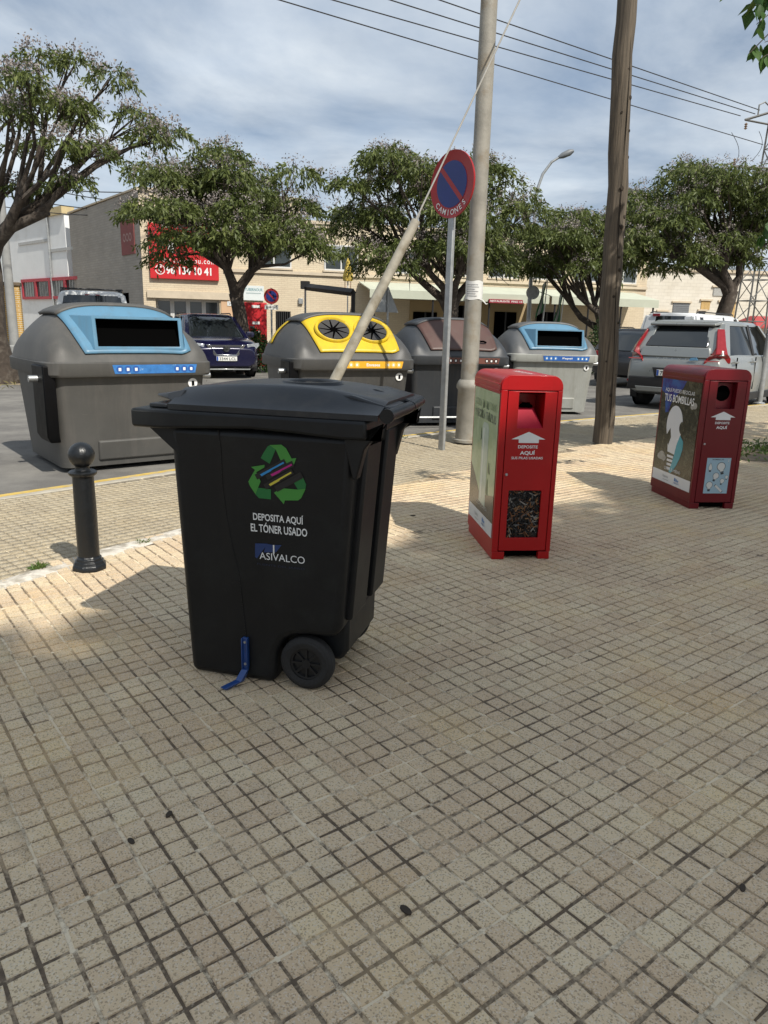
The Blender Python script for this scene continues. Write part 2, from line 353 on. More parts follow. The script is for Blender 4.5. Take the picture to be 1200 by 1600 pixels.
mb = MB(); mb.loft([[(p[0],p[1],-0.0165),(p[0],p[1],-0.0125),(q[0],q[1],-0.0125),(q[0],q[1],-0.0165)] for p, q in zip(mid, KI+(KO-KI)*0.97)]); mb.build('yellow_line', YEL, kerb)
# pale mortar seam between pavement and plaza
sel = BP[(BP[:,1] > 1.5) & (BP[:,1] < 5.3)]; nn = normals(sel); rows = []
for i, (p, n_) in enumerate(zip(densify(sel, 0.06), densify(np.repeat(nn, 1, 0), 0.06)) if False else zip(sel, nn)):
    w0, w1 = 0.06+0.05*random.random(), 0.05+0.06*random.random()
    rows.append([(p[0]+n_[0]*a, p[1]+n_[1]*a, z) for a, z in ((w0+0.03, -0.03), (w0, -0.012+0.006*random.random()), (0, 0.003), (-w1*0.6, 0.006*random.random()), (-w1-0.02, -0.006))])
mb = MB(); mb.grid(rows); o = mb.build('mortar_seam', mat('pale_mortar', (0.60,0.55,0.47), 0.9, var=0.18, vs=14, bump=0.8, bs=45, col2=(0.30,0.26,0.2), c2=(0.45,0.62), c2s=11), smooth=80)
md = o.modifiers.new('s','SUBSURF'); md.levels = md.render_levels = 2; struct(o)
# soil bed on the right and verge across the road
def patch(name, cx, cy, rx, ry, z, m, n=40, rot=0):
    mb = MB(); pts = []
    for k in range(n):
        a = 2*math.pi*k/n; r = 1+0.12*math.sin(3*a+1)+0.1*math.sin(7*a)+0.06*random.random(); x, y = rx*r*math.cos(a), ry*r*math.sin(a)
        pts.append((cx+x*math.cos(rot)-y*math.sin(rot), cy+x*math.sin(rot)+y*math.cos(rot), z))
    mb.add(pts+[(cx, cy, z+0.02)], [(k, (k+1) % n, n) for k in range(n)]); return struct(mb.build(name, m))
SOIL = mat('bed_soil', (0.16,0.12,0.075), 0.95, var=0.3, vs=8, bump=0.9, bs=40)
patch('soil_bed', 4.75, 8.35, 1.05, 0.55, 0.006, SOIL, rot=R(40))
patch('verge', -12.5, 18.5, 6.5, 4.2, -0.095, mat('verge_soil', (0.26,0.21,0.14), 0.95, var=0.3, vs=2, bump=0.9, bs=12, col2=(0.13,0.14,0.05), c2s=1.5))
# ------------------------------------------------------------------ toner wheelie bin
BLK = mat('bin_plastic', (0.0075,0.008,0.009), 0.42, var=0.12, vs=5, bump=0.06, bs=260, spec=0.3, scuff=((0.05,0.048,0.044),0.30), streak=((0.014,0.0135,0.013),0.5), col2=(0.013,0.015,0.015), c2=(0.5,0.75), c2s=6)
LIDM = mat('bin_lid_plastic', (0.016,0.018,0.021), 0.36, var=0.15, vs=4, bump=0.06, bs=260, spec=0.4, col2=(0.045,0.042,0.038), c2=(0.52,0.78), c2s=7)
RUB = mat('tyre_rubber', (0.013,0.0122,0.0115), 0.75, var=0.25, vs=9, bump=0.3, bs=90)
WHT = mat('white_print', (0.72,0.72,0.70), 0.5, var=0.05)
DARK = mat('dark_void', (0.002,0.002,0.002), 1.0, var=0, spec=0.0)  # near-black, mostly stands in for the unlit depth of openings and gaps
STEEL = mat('zinc_steel', (0.42,0.43,0.43), 0.4, metal=0.8, var=0.15, vs=12)
BO = np.array([-0.718, 2.551, 0.0]); BA = R(-15)
bux = np.array([math.cos(BA), math.sin(BA), 0]); buy = np.array([-math.sin(BA), math.cos(BA), 0])
def bin_px(x, y):                      # pixel -> (x, z) on the bin's near face (local y = -0.06 z)
    d = ray(x, y); n = buy+np.array([0,0,0.06]); t = (BO-CAM).dot(n)/d.dot(n); p = CAM+d*t-BO; return p.dot(bux), p[2]
t = thing('wheelie_bin', 'dark grey two-wheeled bin with green recycling emblem and toner lettering', 'wheelie bin', BO, BA)
ny = lambda z: -0.06*z
fy = lambda z: 0.47+0.06*z
out = [(0.004,0),(0.345,0),(0.349,0.05),(0.353,0.10),(0.364,0.145),(0.388,0.182),(0.425,0.203),(0.48,0.212),(0.555,0.214),(0.592,0.226),(0.604,0.26),(0.655,0.94),(-0.012,0.94)]
mb = MB(); mb.prism(out, lambda x, z: (x, ny(z), z), lambda x, z: (x, fy(z), z)); body = mb.build('body', BLK, t, bevel=0.028, seg=4)
# ribs on the handle side
for y0, y1 in ((0.035,0.215),(0.29,0.455)):
    mb = MB(); mb.loft([[(0.604+0.051*(z-0.26)/0.68+dx, y0 if k in (0,3) else y1, z) for k, dx in ((0,-0.01),(1,-0.01),(1,0.022),(0,0.022))] for z in (0.27,0.925)]); mb.build('rear_rib', BLK, t, bevel=0.010, seg=3)
# moulded line down the near face
pts = [bin_px(*p) for p in ((341,672),(345,700),(348,760),(353,800),(362,850),(375,905),(381,960),(386,1000))]
mb = MB(); mb.tube([(x, ny(z)-0.0005, z) for x, z in pts], 0.0022, 6); mb.build('mould_line', BLK, t)
# collar with deep lip at the front, gussets below it
mb = MB(); rim = []
for x, zb, e in ((-0.138,0.935,0.0),(-0.128,0.928,0.0),(-0.02,0.928,0.0),(0.15,0.938,0.0),(0.3,0.945,0),(0.45,0.940,0),(0.62,0.93,0.0),(0.70,0.932,0.0)):
    y0, y1 = -0.084, 0.530
    rim.append([(x, y0, zb), (x, y1, zb), (x, y1, 0.992), (x, y0, 0.992)])
mb.loft(rim); mb.build('collar', BLK, t, bevel=0.010, seg=3)
for y0 in (-0.052, 0.440):
    mb = MB(); mb.prism([(-0.10,0.935),(0.02,0.935),(0.03,0.83)], lambda x, z: (x, y0, z), lambda x, z: (x, y0+0.02, z)); mb.build('gusset', BLK, t, bevel=0.003)
    mb = MB(); mb.prism([(0.62,0.935),(0.74,0.935),(0.745,0.97),(0.69,0.90),(0.665,0.80),(0.652,0.80)], lambda x, z: (x, y0-0.012, z), lambda x, z: (x, y0+0.035, z)); mb.build('handle_bracket', BLK, t, bevel=0.005)
# lid
X0, X1, Y0, Y1 = 0.0, 0.735, -0.072, 0.520
def lidz(X, Y):
    ax = 1-0.40*abs(X)**2.2 if X < 0 else 1-0.62*abs(X)**2.2; py = min(1.0, (1-abs(Y))/0.42); py = py*py*(3-2*py)*0.35+py*0.65
    fold = 0.012*math.exp(-((X-0.72)/0.16)**2)*math.exp(-(Y/0.45)**2)
    return 1.012+0.070*max(0, ax)**0.8*py - fold
NX, NY = 56, 40; top = []
HX, HY, HR = 0.10, 0.02, 0.088          # round hole in the lid
for i in range(NX+1):
    X = -1+2*i/NX; top.append([])
    for j in range(NY+1):
        Y = -1+2*j/NY; top[-1].append((X0+(X+1)/2*(X1-X0), Y0+(Y+1)/2*(Y1-Y0), lidz(X, Y)))
mb = MB(); mb.grid(top); n = NY+1
edge = [(0, j) for j in range(NY+1)]+[(i, NY) for i in range(1, NX+1)]+[(NX, j) for j in range(NY-1, -1, -1)]+[(i, 0) for i in range(NX-1, 0, -1)]
base = len(mb.v); mb.v += [(top[i][j][0], top[i][j][1], 0.9935) for i, j in edge]; m_ = len(edge)
mb.f += [(edge[k][0]*n+edge[k][1], edge[(k+1) % m_][0]*n+edge[(k+1) % m_][1], base+(k+1) % m_, base+k) for k in range(m_)]
hc = ((X0+(HX+1)/2*(X1-X0)), (Y0+(HY+1)/2*(Y1-Y0)))
keep = []
for f in mb.f:
    cx = sum(mb.v[i][0] for i in f)/4; cy = sum(mb.v[i][1] for i in f)/4
    if math.hypot(cx-hc[0], cy-hc[1]) > HR or max(mb.v[i][2] for i in f) < 1.0: keep.append(f)
mb.f = keep; lid = mb.build('lid', LIDM, t, smooth=32)
zt = lidz(HX, HY)
mb = MB(); mb.lathe([(HR-0.012,-0.03),(HR-0.008,-0.004),(HR+0.004,0.006),(HR+0.016,0.006),(HR+0.024,-0.004),(HR+0.02,-0.02)], 40, (hc[0],hc[1],zt)); mb.f = mb.f[:-2]; mb.build('deposit_ring', LIDM, lid, smooth=50)
mb = MB(); mb.lathe([(0.0005,-0.028),(HR+0.012,-0.028),(HR+0.012,-0.032),(0.0005,-0.032)], 40, (hc[0],hc[1],zt)); mb.build('deposit_flap', RUB, lid)
mb = MB(); mb.loft([[(-0.100,0.03,1.024),(-0.100,0.42,1.024),(-0.100,0.42,1.033),(-0.100,0.03,1.033)],[(-0.03,-0.02,1.022),(-0.03,0.47,1.022),(-0.03,0.46,1.042),(-0.03,-0.01,1.042)],[(0.02,-0.05,1.012),(0.02,0.50,1.012),(0.02,0.44,1.054),(0.02,0.01,1.054)]]); mb.build('lid_lip', LIDM, lid, bevel=0.004)
mb = MB(); mb.box(-0.088,-0.02,-0.045,0.52,0.9935,1.008); mb.build('lid_front_flange', LIDM, lid, bevel=0.004)
for yc in (0.10, 0.38):
    mb = MB(); mb.loft([[(0.50,yc-0.05,1.06),(0.50,yc+0.05,1.06),(0.50,yc+0.05,1.045),(0.50,yc-0.05,1.045)],[(0.62,yc-0.085,1.062),(0.62,yc+0.085,1.062),(0.62,yc+0.085,1.03),(0.62,yc-0.085,1.03)],[(0.755,yc-0.10,1.030),(0.755,yc+0.10,1.030),(0.755,yc+0.10,1.01),(0.755,yc-0.10,1.01)]]); mb.build('lid_hinge_web', LIDM, lid, bevel=0.006)
mb = MB(); mb.tube([(0.765,-0.065,1.012),(0.765,0.232,1.012)], 0.019, 14); mb.build('handle', BLK, t, smooth=40)
mb = MB(); mb.tube([(0.764,0.244,1.012),(0.748,0.475,1.012)], 0.019, 14); mb.build('handle', BLK, t, smooth=40)
mb = MB(); mb.tube([(0.765,-0.078,1.012),(0.765,-0.063,1.012)], 0.023, 14); mb.build('handle_cap', BLK, t, smooth=40)
# wheels and axle
def wheel(yo, yi):
    s = 1 if yi > yo else -1
    w = bpy.data.objects.new('wheel', None); COL.objects.link(w); w.parent = t; w.location = (0.47, yo, 0.101)
    mb = MB(); prof = [(0.060,0.004),(0.072,0.0),(0.082,0.0),(0.086,0.003),(0.088,0.003),(0.094,0.006),(0.1,0.014),(0.101,0.028),(0.1,0.042),(0.093,0.052),(0.06,0.054)]
    mb.lathe([(r, -s*h) for r, h in prof], 40, axis='y'); mb.f = mb.f[:-2]; mb.build('tyre', RUB, w, smooth=30)
    mb = MB(); mb.lathe([(0.0005,-s*0.006),(0.017,-s*0.006),(0.019,-s*0.016),(0.05,-s*0.018),(0.053,-s*0.009),(0.061,-s*0.008),(0.061,-s*0.05),(0.0005,-s*0.05)], 32, axis='y')
    for k in range(8):
        a = k*math.pi/4; c, s_ = math.cos(a), math.sin(a); q = 0.004
        mb.add([(r*c+e*s_*q, s*h, r*s_-e*c*q) for r in (0.015,0.053) for e in (-1,1) for h in (0.009,0.02)], [(0,1,3,2),(4,6,7,5),(0,4,5,1),(2,3,7,6),(0,2,6,4)])
    mb.build('rim', mat('wheel_plastic', (0.011,0.011,0.0115), 0.4, var=0.1, spec=0.4), w, smooth=35)
mb = MB(); mb.prism([(0.36,0.10),(0.58,0.10),(0.605,0.14),(0.607,0.27),(0.36,0.27)], lambda x, z: (x, 0.062, z), lambda x, z: (x, 0.415, z)); mb.build('rear_skirt', BLK, t, bevel=0.015, seg=3)
wheel(-0.012, 0.045); wheel(0.49, 0.43)
mb = MB(); mb.tube([(0.47,0.03,0.101),(0.47,0.45,0.101)], 0.013, 10); mb.build('axle', STEEL, t, smooth=40)
# blue steel foot bracket
BLU = mat('blue_paint', (0.012,0.05,0.19), 0.35, var=0.15, vs=20, coat=0.3)
bx = bin_px(387,1003)
mb = MB(); w = 0.012
P = [(0.236,0.172),(0.238,0.045),(0.232,0.016)]
mb.box(0.228,0.252,-0.020,-0.008,0.055,0.176)
mb.box(0.228,0.232,-0.030,-0.008,0.055,0.176); mb.box(0.248,0.252,-0.030,-0.008,0.055,0.176)
mb.loft([[(0.228,-0.030,0.055),(0.252,-0.030,0.055),(0.252,-0.008,0.058),(0.228,-0.008,0.058)],[(0.214,-0.052,0.022),(0.240,-0.058,0.022),(0.240,-0.03,0.012),(0.214,-0.026,0.012)],[(0.176,-0.100,0.010),(0.200,-0.112,0.010),(0.206,-0.10,0.001),(0.178,-0.086,0.001)]])
mb.build('foot_bracket', BLU, t, bevel=0.002)
for z in (0.16, 0.075):
    mb = MB(); mb.lathe([(0.0005,0.024),(0.005,0.024),(0.005,0.018),(0.0005,0.018)], 8, (0.24,0,z), 'y'); mb.build('bolt', STEEL, t)
# printed emblem and lettering on the near face
def face(px, off=0.0018):
    x, z = bin_px(*px); return (x, ny(z)-off, z)
def zoom_px(p): return (370+p[0]/6.154, 640+p[1]/6.154)
def sticker(name, pts, m, off, parent=None):
    mb = MB(); a = [face(zoom_px(p), off) for p in pts]; mb.add(a, [tuple(range(len(a)))]); return mb.build(name, m, parent or t)
GL = mat('emblem_green', (0.05,0.24,0.035), 0.5, var=0.05); GD = mat('emblem_dark_green', (0.01,0.14,0.03), 0.5, var=0.05)
for dk, lt in (([(232,465),(262,410),(300,352),(330,340),(378,378),(318,520)], [(318,340),(430,336),(475,370),(530,470),(574,465),(545,550),(430,500),(378,384)]),
               ([(190,748),(330,765),(330,862),(215,850),(180,812)], [(140,550),(270,530),(268,555),(190,600),(232,690),(182,812),(128,730),(114,690),(165,600),(178,578)]),
               ([(550,700),(640,655),(668,720),(660,768),(590,770)], [(360,798),(430,754),(590,768),(664,760),(622,850),(590,872),(465,872),(455,908)])):
    sticker('recycling_arrow', dk, GD, 0.0018); sticker('recycling_arrow', lt, GL, 0.0024)
BK = mat('cartridge_black', (0.010,0.010,0.011), 0.4, var=0)
for (ax, ay), (bx_, by), wd, col in (((200,640),(470,495),38,(0.02,0.22,0.50)), ((300,640),(545,515),40,(0.42,0.01,0.19)), ((285,735),(540,590),38,(0.55,0.47,0.05)), ((390,755),(630,625),44,(0.012,0.012,0.016))):
    d = np.array([bx_-ax, by-ay], float); L = np.linalg.norm(d); d /= L; nn_ = np.array([-d[1], d[0]])
    q = lambda s, o: tuple(np.array([ax, ay])+d*s+nn_*o)
    sticker('cartridge', [q(-15,-wd*0.7), q(L,-wd*0.7), q(L,wd*0.75), q(-15,wd*0.75)], BK, 0.0030)
    sticker('cartridge_stripe', [q(32,-wd*0.1), q(L*0.94,-wd*0.1), q(L*0.94,wd*0.33), q(L*0.5,wd*0.33), q(L*0.45,wd*0.5), q(38,wd*0.5)], mat('cart_%d' % ax, col, 0.4, var=0), 0.0036)
def bin_text(body, a, b, m, bold=0.0, nm='lettering', off=0.0022, hpx=None):
    (x0, z0), (x1, z1) = bin_px(*zoom_px(a)), bin_px(*zoom_px(b)); cx, cz = (x0+x1)/2, (z0+z1)/2; h = hpx if hpx else abs(z0-z1)
    text(nm, body, m, t, lambda u, v: (cx+u, ny(cz+v)-off, cz+v), x1-x0, h, bold)
bin_text('DEPOSITA AQUÍ', (160,1050), (640,1040), WHT, 0.018, hpx=0.036)
bin_text('EL TÓNER USADO', (138,1152), (678,1142), WHT, 0.018, hpx=0.036)
NAVY = mat('navy_print', (0.012,0.035,0.13), 0.5, var=0)
sticker('logo_block', [(178,1285),(300,1288),(195,1430),(178,1415)], NAVY, 0.0018); sticker('logo_block', [(285,1290),(350,1300),(352,1370),(262,1372)], NAVY, 0.0018); sticker('logo_block', [(368,1300),(432,1302),(385,1365),(366,1372)], NAVY, 0.0018)
bin_text('ASIVALCO', (222,1425), (655,1425), WHT, 0.0, hpx=0.026)
sticker('logo_bar', [(350,1300),(363,1300),(364,1385),(351,1385)], WHT, 0.0024)
bin_text('FUENTE DEL JARRO', (200,1505), (655,1515), mat('dim_navy', (0.012,0.018,0.045), 0.5, var=0), 0.0, hpx=0.010)

# ------------------------------------------------------------------ red collection boxes
def collection_box(name, label, loc, rz, Wd, Dp, Ht, red, kind):
    t = thing(name, label, 'recycling box', loc, rz, None)
    rm = mat('red_paint_'+kind, red, 0.34, var=0.06, vs=3, coat=0.08, spec=0.35, scuff=((0.10,0.03,0.025),0.25), streak=(tuple(c*0.6 for c in red),0.5), bump=0.03, bs=200)
    zc = Ht*0.905; r = 0.062
    def arch(w0, w1, z0, z1, rr, n=7):
        p = [(w0, z0), (w1, z0)]
        p += [(w1-rr+rr*math.cos(a), z1-rr+rr*math.sin(a)) for a in [math.pi/2*k/n for k in range(n+1)]]
        p += [(w0+rr-rr*math.sin(a), z1-rr+rr*math.cos(a)) for a in [math.pi/2*k/n for k in range(n+1)]]
        return p
    # carcass: front frame ring with opening, sides, back
    ox0, ox1, oz0, oz1 = Wd*0.29, Wd*0.715, Ht*0.725, Ht*0.912
    wx0, wx1, wz0, wz1 = Wd*0.225, Wd*0.775, Ht*0.122, Ht*0.388
    mb = MB(); mb.prism(arch(0, Wd, 0.045, Ht-0.006, r), lambda x, z: (x, 0.020, z), lambda x, z: (x, Dp, z))
    ob = mb.build('carcass', rm, t, smooth=30)
    # hollow for the mouth
    mb = MB(); mb.box(ox0-0.0, ox1, -0.05, 0.17, oz0, oz1); cut = mb.build('c', rm, t); md = ob.modifiers.new('mouth','BOOLEAN'); md.object = cut; md.solver = 'EXACT'
    dg = bpy.context.evaluated_depsgraph_get(); me2 = bpy.data.meshes.new_from_object(ob.evaluated_get(dg)); ob.modifiers.clear(); old = ob.data; ob.data = me2; bpy.data.objects.remove(cut)
    # cap over the top with a lower edge step
    mb = MB(); pr = arch(-0.004, Wd+0.004, zc, Ht, r+0.002); pi = arch(0.001, Wd-0.001, zc, Ht-0.0062, r-0.001)
    k = len(pr); rings = [[(x, 0.016, z) for x, z in pr], [(x, Dp+0.004, z) for x, z in pr]]
    mb.loft([[(x, 0.0165, z) for x, z in pi], [(x, 0.0165, z) for x, z in pr], [(x, Dp+0.004, z) for x, z in pr], [(x, Dp+0.004, z) for x, z in pi]], caps=False); mb.build('cap', rm, t, smooth=30)
    for zz_ in (zc+0.012, zc+0.045):
        mb = MB(); mb.box(-0.0075, -0.003, 0.03, Dp-0.01, zz_, zz_+0.006); mb.build('cap_ridge', rm, t, bevel=0.002)
    # door plate with mouth and window, seams as real gaps
    dx0, dx1, dz0, dz1 = Wd*0.115, Wd*0.915, 0.052, Ht*0.918
    def ring_plate(nm, x0, x1, z0, z1, holes, y0, y1, m):
        xs = sorted({x0, x1, *[h[0] for h in holes], *[h[1] for h in holes]}); zs = sorted({z0, z1, *[h[2] for h in holes], *[h[3] for h in holes]}); mb = MB()
        bm = bmesh.new()
        solid = lambda i, j: 0 <= i < len(xs)-1 and 0 <= j < len(zs)-1 and not any(h[0] <= (xs[i]+xs[i+1])/2 <= h[1] and h[2] <= (zs[j]+zs[j+1])/2 <= h[3] for h in holes)
        fs = []
        for i in range(len(xs)-1):
            for j in range(len(zs)-1):
                if not solid(i, j): continue
                a, b, c, d = xs[i], xs[i+1], zs[j], zs[j+1]
                fs += [[(a,y0,c),(b,y0,c),(b,y0,d),(a,y0,d)], [(a,y1,c),(a,y1,d),(b,y1,d),(b,y1,c)]]
                if not solid(i-1, j): fs.append([(a,y0,c),(a,y0,d),(a,y1,d),(a,y1,c)])
                if not solid(i+1, j): fs.append([(b,y0,c),(b,y1,c),(b,y1,d),(b,y0,d)])
                if not solid(i, j-1): fs.append([(a,y0,c),(a,y1,c),(b,y1,c),(b,y0,c)])
                if not solid(i, j+1): fs.append([(a,y0,d),(b,y0,d),(b,y1,d),(a,y1,d)])
        for f in fs: bm.faces.new([bm.verts.new(v) for v in f])
        bmesh.ops.remove_doubles(bm, verts=bm.verts, dist=1e-5); me = bpy.data.meshes.new(nm); bm.to_mesh(me); bm.free(); return link(nm, me, m, t, bevel=0.0015)
    holes = [(ox0,ox1,oz0,oz1)]+([(wx0,wx1,wz0,wz1)] if kind == 'battery' else [])
    door = ring_plate('door', dx0, dx1, dz0, dz1, holes, 0.0, 0.018, rm)
    # frame around the door: left stile, right stile, head
    mb = MB(); mb.prism([(0,0.045),(dx0-0.004,0.045),(dx0-0.004,dz1+0.004),(0,dz1+0.004)], lambda x, z: (x, 0.0005, z), lambda x, z: (x, 0.0195, z)); mb.build('door_frame', rm, t, bevel=0.0015)
    mb = MB(); mb.prism([(dx1+0.004,0.045),(Wd,0.045),(Wd,dz1+0.004),(dx1+0.004,dz1+0.004)], lambda x, z: (x, 0.0005, z), lambda x, z: (x, 0.0195, z)); mb.build('door_frame', rm, t, bevel=0.0015)
    hd = arch(0, Wd, dz1+0.006, Ht, r+0.001); mb = MB(); mb.prism(hd, lambda x, z: (x, 0.0005, z), lambda x, z: (x, 0.0160, z)); mb.build('door_head', rm, t, bevel=0.0015)
    mb = MB(); mb.box(dx0-0.004, dx1+0.004, 0.0195, 0.0199, 0.05, dz1+0.004); mb.build('seam_shadow_gap', DARK, t) if False else None
    # mouth interior
    inn = mat('mouth_inner_'+kind, tuple(min(1, c*1.15) for c in red), 0.45, var=0.05)
    if kind == 'battery':
        mb = MB(); mb.loft([[(ox0,0.004,oz0),(ox1,0.004,oz0),(ox1,0.010,oz0-0.004),(ox0,0.010,oz0-0.004)],[(ox0+0.01,0.085,oz0+0.105),(ox1-0.035,0.085,oz0+0.105),(ox1-0.035,0.095,oz0+0.1),(ox0+0.01,0.095,oz0+0.1)]]); mb.build('chute', mat('chute_red', (0.36,0.010,0.030), 0.5, var=0.05, spec=0.15), t, bevel=0.002)
        pts = []
        for k2 in range(24):
            a = 2*math.pi*k2/24; rr = 1+0.10*math.cos(6*a); pts.append((0.036*rr*math.cos(a), 0.020*rr*math.sin(a)))
        cxm = (ox0+ox1)/2-0.006
        mb = MB(); mb.prism(pts, lambda a, b: (cxm+a, 0.0835, oz0+0.108+b), lambda a, b: (cxm+a, 0.092, oz0+0.115+b)); mb.build('deposit_hole', DARK, t)
        mb = MB(); mb.box(wx0-0.004, wx1+0.004, 0.0192, 0.0198, wz0-0.004, wz1+0.004); mb.build('window_pane', mat('window_dark', (0.012,0.011,0.010), 0.25, var=0), t)
        mb = MB()
        for k2 in range(420):
            a = random.uniform(0, math.pi); L = random.uniform(0.008, 0.022); w2 = random.uniform(0.0022, 0.0042); cx2 = random.uniform(wx0+0.006, wx1-0.006); cz2 = random.uniform(wz0+0.006, wz1-0.006)
            dx_, dz_ = math.cos(a)*L, math.sin(a)*L
            def cl(p): return (min(max(p[0], wx0+0.001), wx1-0.001), p[1], min(max(p[2], wz0+0.001), wz1-0.001))
            y_ = random.uniform(0.008, 0.016); mb.tube([cl((cx2-dx_, y_, cz2-dz_)), cl((cx2+dx_+1e-4, y_+random.uniform(-0.003,0.003), cz2+dz_+1e-4))], w2, 6)
        bm_ = bpy.data.materials.new('used_batteries'); bm_.use_nodes = True; tt = bm_.node_tree; bb = tt.nodes['Principled BSDF']; ge = tt.nodes.new('ShaderNodeNewGeometry'); rp = tt.nodes.new('ShaderNodeValToRGB'); rp.color_ramp.interpolation = 'CONSTANT'
        els = rp.color_ramp.elements; els[0].position = 0; els[0].color = (0.012,0.012,0.014,1); els[1].position = 0.55; els[1].color = (0.10,0.10,0.10,1)
        for p_, c_ in ((0.66,(0.20,0.09,0.04)), (0.80,(0.30,0.28,0.25)), (0.86,(0.05,0.035,0.03)), (0.91,(0.30,0.17,0.08))): e_ = els.new(p_); e_.color = (*c_, 1)
        tt.links.new(ge.outputs['Random Per Island'], rp.inputs[0]); tt.links.new(rp.outputs[0], bb.inputs['Base Color']); bb.inputs['Roughness'].default_value = 0.35; bb.inputs['Metallic'].default_value = 0.3
        o = mb.build('batteries', bm_, t, smooth=50); o['kind'] = 'stuff'; o['label'] = 'heap of used batteries behind the window'
    else:
        cxm, czm = (ox0+ox1)/2, (oz0+oz1)/2
        mb = MB(); mb.box(ox0+0.001, ox1-0.001, 0.06, 0.064, oz0+0.001, oz1-0.001); mb.build('mouth_plate', inn, t)
        mb = MB(); mb.lathe([(0.0005,-0.0595),(0.058,-0.0595),(0.058,-0.0585),(0.0005,-0.0585)], 32, (cxm, 0, czm+0.012), 'y'); mb.build('deposit_hole', DARK, t)
    # feet
    mb = MB(); mb.box(0.003, Wd*0.22, 0.001, Dp-0.02, 0, 0.044); mb.build('foot', rm, t, bevel=0.002)
    mb = MB(); mb.box(Wd*0.80, Wd-0.003, 0.001, Dp-0.02, 0, 0.044); mb.build('foot', rm, t, bevel=0.002)
    mb = MB(); mb.box(Wd*0.22, Wd*0.80, 0.03, 0.035, 0.012, 0.05); mb.build('foot_gap_shade', DARK, t)  # black strip painted in for the shade in the gap between the feet
    mb = MB(); mb.lathe([(0.0005,0.004),(0.006,0.004),(0.009,0.0),(0.009,-0.004),(0.0005,-0.004)], 16, (dx0+0.018, 0, Ht*0.475), 'y'); mb.build('lock', STEEL, t, smooth=40)
    # arrow and words
    fz = lambda a, b, e=0: (a, -0.0008-e, b)
    ac = Wd*0.49; az = Ht*0.668
    mb = MB(); mb.add([fz(ac+a, az+b) for a, b in ((-0.097,-0.002),(0,0.040),(0.097,-0.002),(0.060,-0.002),(0.060,-0.022),(-0.055,-0.022),(-0.055,-0.002))], [tuple(range(7))]); mb.build('arrow', WHT, t)
    def ft(s, z, w, h, b=0.0): text('lettering', s, WHT, t, lambda u, v: (ac+u, -0.0010, z+v), w, h, b)
    ft('DEPOSITE', Ht*0.626, 0.112, 0.017, 0.02); ft('AQUÍ', Ht*0.594, 0.086, 0.029, 0.03)
    if kind == 'battery': ft('SUS PILAS USADAS', Ht*0.566, 0.180, 0.014, 0.015)
    # side poster (on the left side, x = 0)
    pz0, pz1 = Ht*0.115, zc-0.006; pm = 0.022
    sx = lambda u, v, e=0: (-0.0018-e, Dp-0.02-u, v)      # u runs from the back edge towards the front
    Lp = Dp-0.02-pm
    def splate(nm, pts, m, e0, e1=None, lab=None):
        mb = MB(); mb.prism(pts, lambda a, b: sx(a, b, e0-0.0014), lambda a, b: sx(a, b, e1 if e1 is not None else e0)); o = mb.build(nm, m, t); return o
    def sq(u0, u1, v0, v1): return [(u0,v0),(u1,v0),(u1,v1),(u0,v1)]
    zs = pz0+Ht*0.082
    splate('poster_strip', sq(0.0, Lp, pz0, zs), mat('poster_white', (0.62,0.63,0.62), 0.25, var=0.03), 0.001)
    GRY = mat('poster_grey_print', (0.12,0.13,0.13), 0.4, var=0); BLP = mat('poster_blue_print', (0.03,0.14,0.34), 0.4, var=0)
    text('lettering', 'Paterna', GRY, t, lambda u, v: sx(Lp*0.36+u, (pz0+zs)/2+0.008+v, 0.0016), 0.085, 0.020)
    splate('logo_line', sq(Lp*0.30, Lp*0.45, pz0+0.022, pz0+0.025), GRY, 0.0015)
    for q in range(3): splate('logo_block', sq(Lp*0.60+q*0.024, Lp*0.60+q*0.024+0.02, pz0+0.04, pz0+0.066-0.006*q), BLP, 0.0015)
    text('lettering', 'ASIVALCO', BLP, t, lambda u, v: sx(Lp*0.66+u, pz0+0.027+v, 0.0016), 0.085, 0.014, 0.02)
    return t, sx, splate, Lp, zs, pz1, Dp, sq
# green poster material: soft photographic ground
def poster_mat(name, a, b, s=4, c=None, lo=0.4, hi=0.62, rough=0.22):
    return mat(name, a, rough, var=0.12, vs=s*2, col2=b, c2=(lo, hi), c2s=s)
t, sx, splate, Lp, zs, pz1, Dp, sq = collection_box('battery_collection_box', 'bright red battery collection box with green side poster and battery window', (0.622,4.042,0), R(6.5), 0.345, 0.63, 1.045, (0.36,0.003,0.005), 'battery')
splate('poster', sq(0, Lp, zs, pz1), poster_mat('poster_green', (0.30,0.38,0.20), (0.40,0.47,0.30), 3), 0.001)
splate('poster_soil', [(0,zs),(Lp,zs),(Lp,zs+0.16),(Lp*0.72,zs+0.13),(Lp*0.45,zs+0.10),(Lp*0.2,zs+0.20),(0.0,zs+0.26)], poster_mat('poster_soil_print', (0.055,0.045,0.035), (0.10,0.085,0.06), 14), 0.0015)
TUB = mat('poster_tube', (0.40,0.47,0.38), 0.2, var=0.1, vs=12); TUBL = mat('poster_tube_light', (0.58,0.62,0.54), 0.2, var=0.05); LEAFP = mat('poster_leaf', (0.035,0.07,0.02), 0.3, var=0.2)
splate('poster_tube', [(Lp*0.42,zs+0.06),(Lp*0.68,zs+0.05),(Lp*0.68,zs+0.52),(Lp*0.62,zs+0.545),(Lp*0.48,zs+0.545),(Lp*0.42,zs+0.52)], TUB, 0.0020)
splate('poster_tube_glint', sq(Lp*0.46, Lp*0.51, zs+0.08, zs+0.51), TUBL, 0.0024)
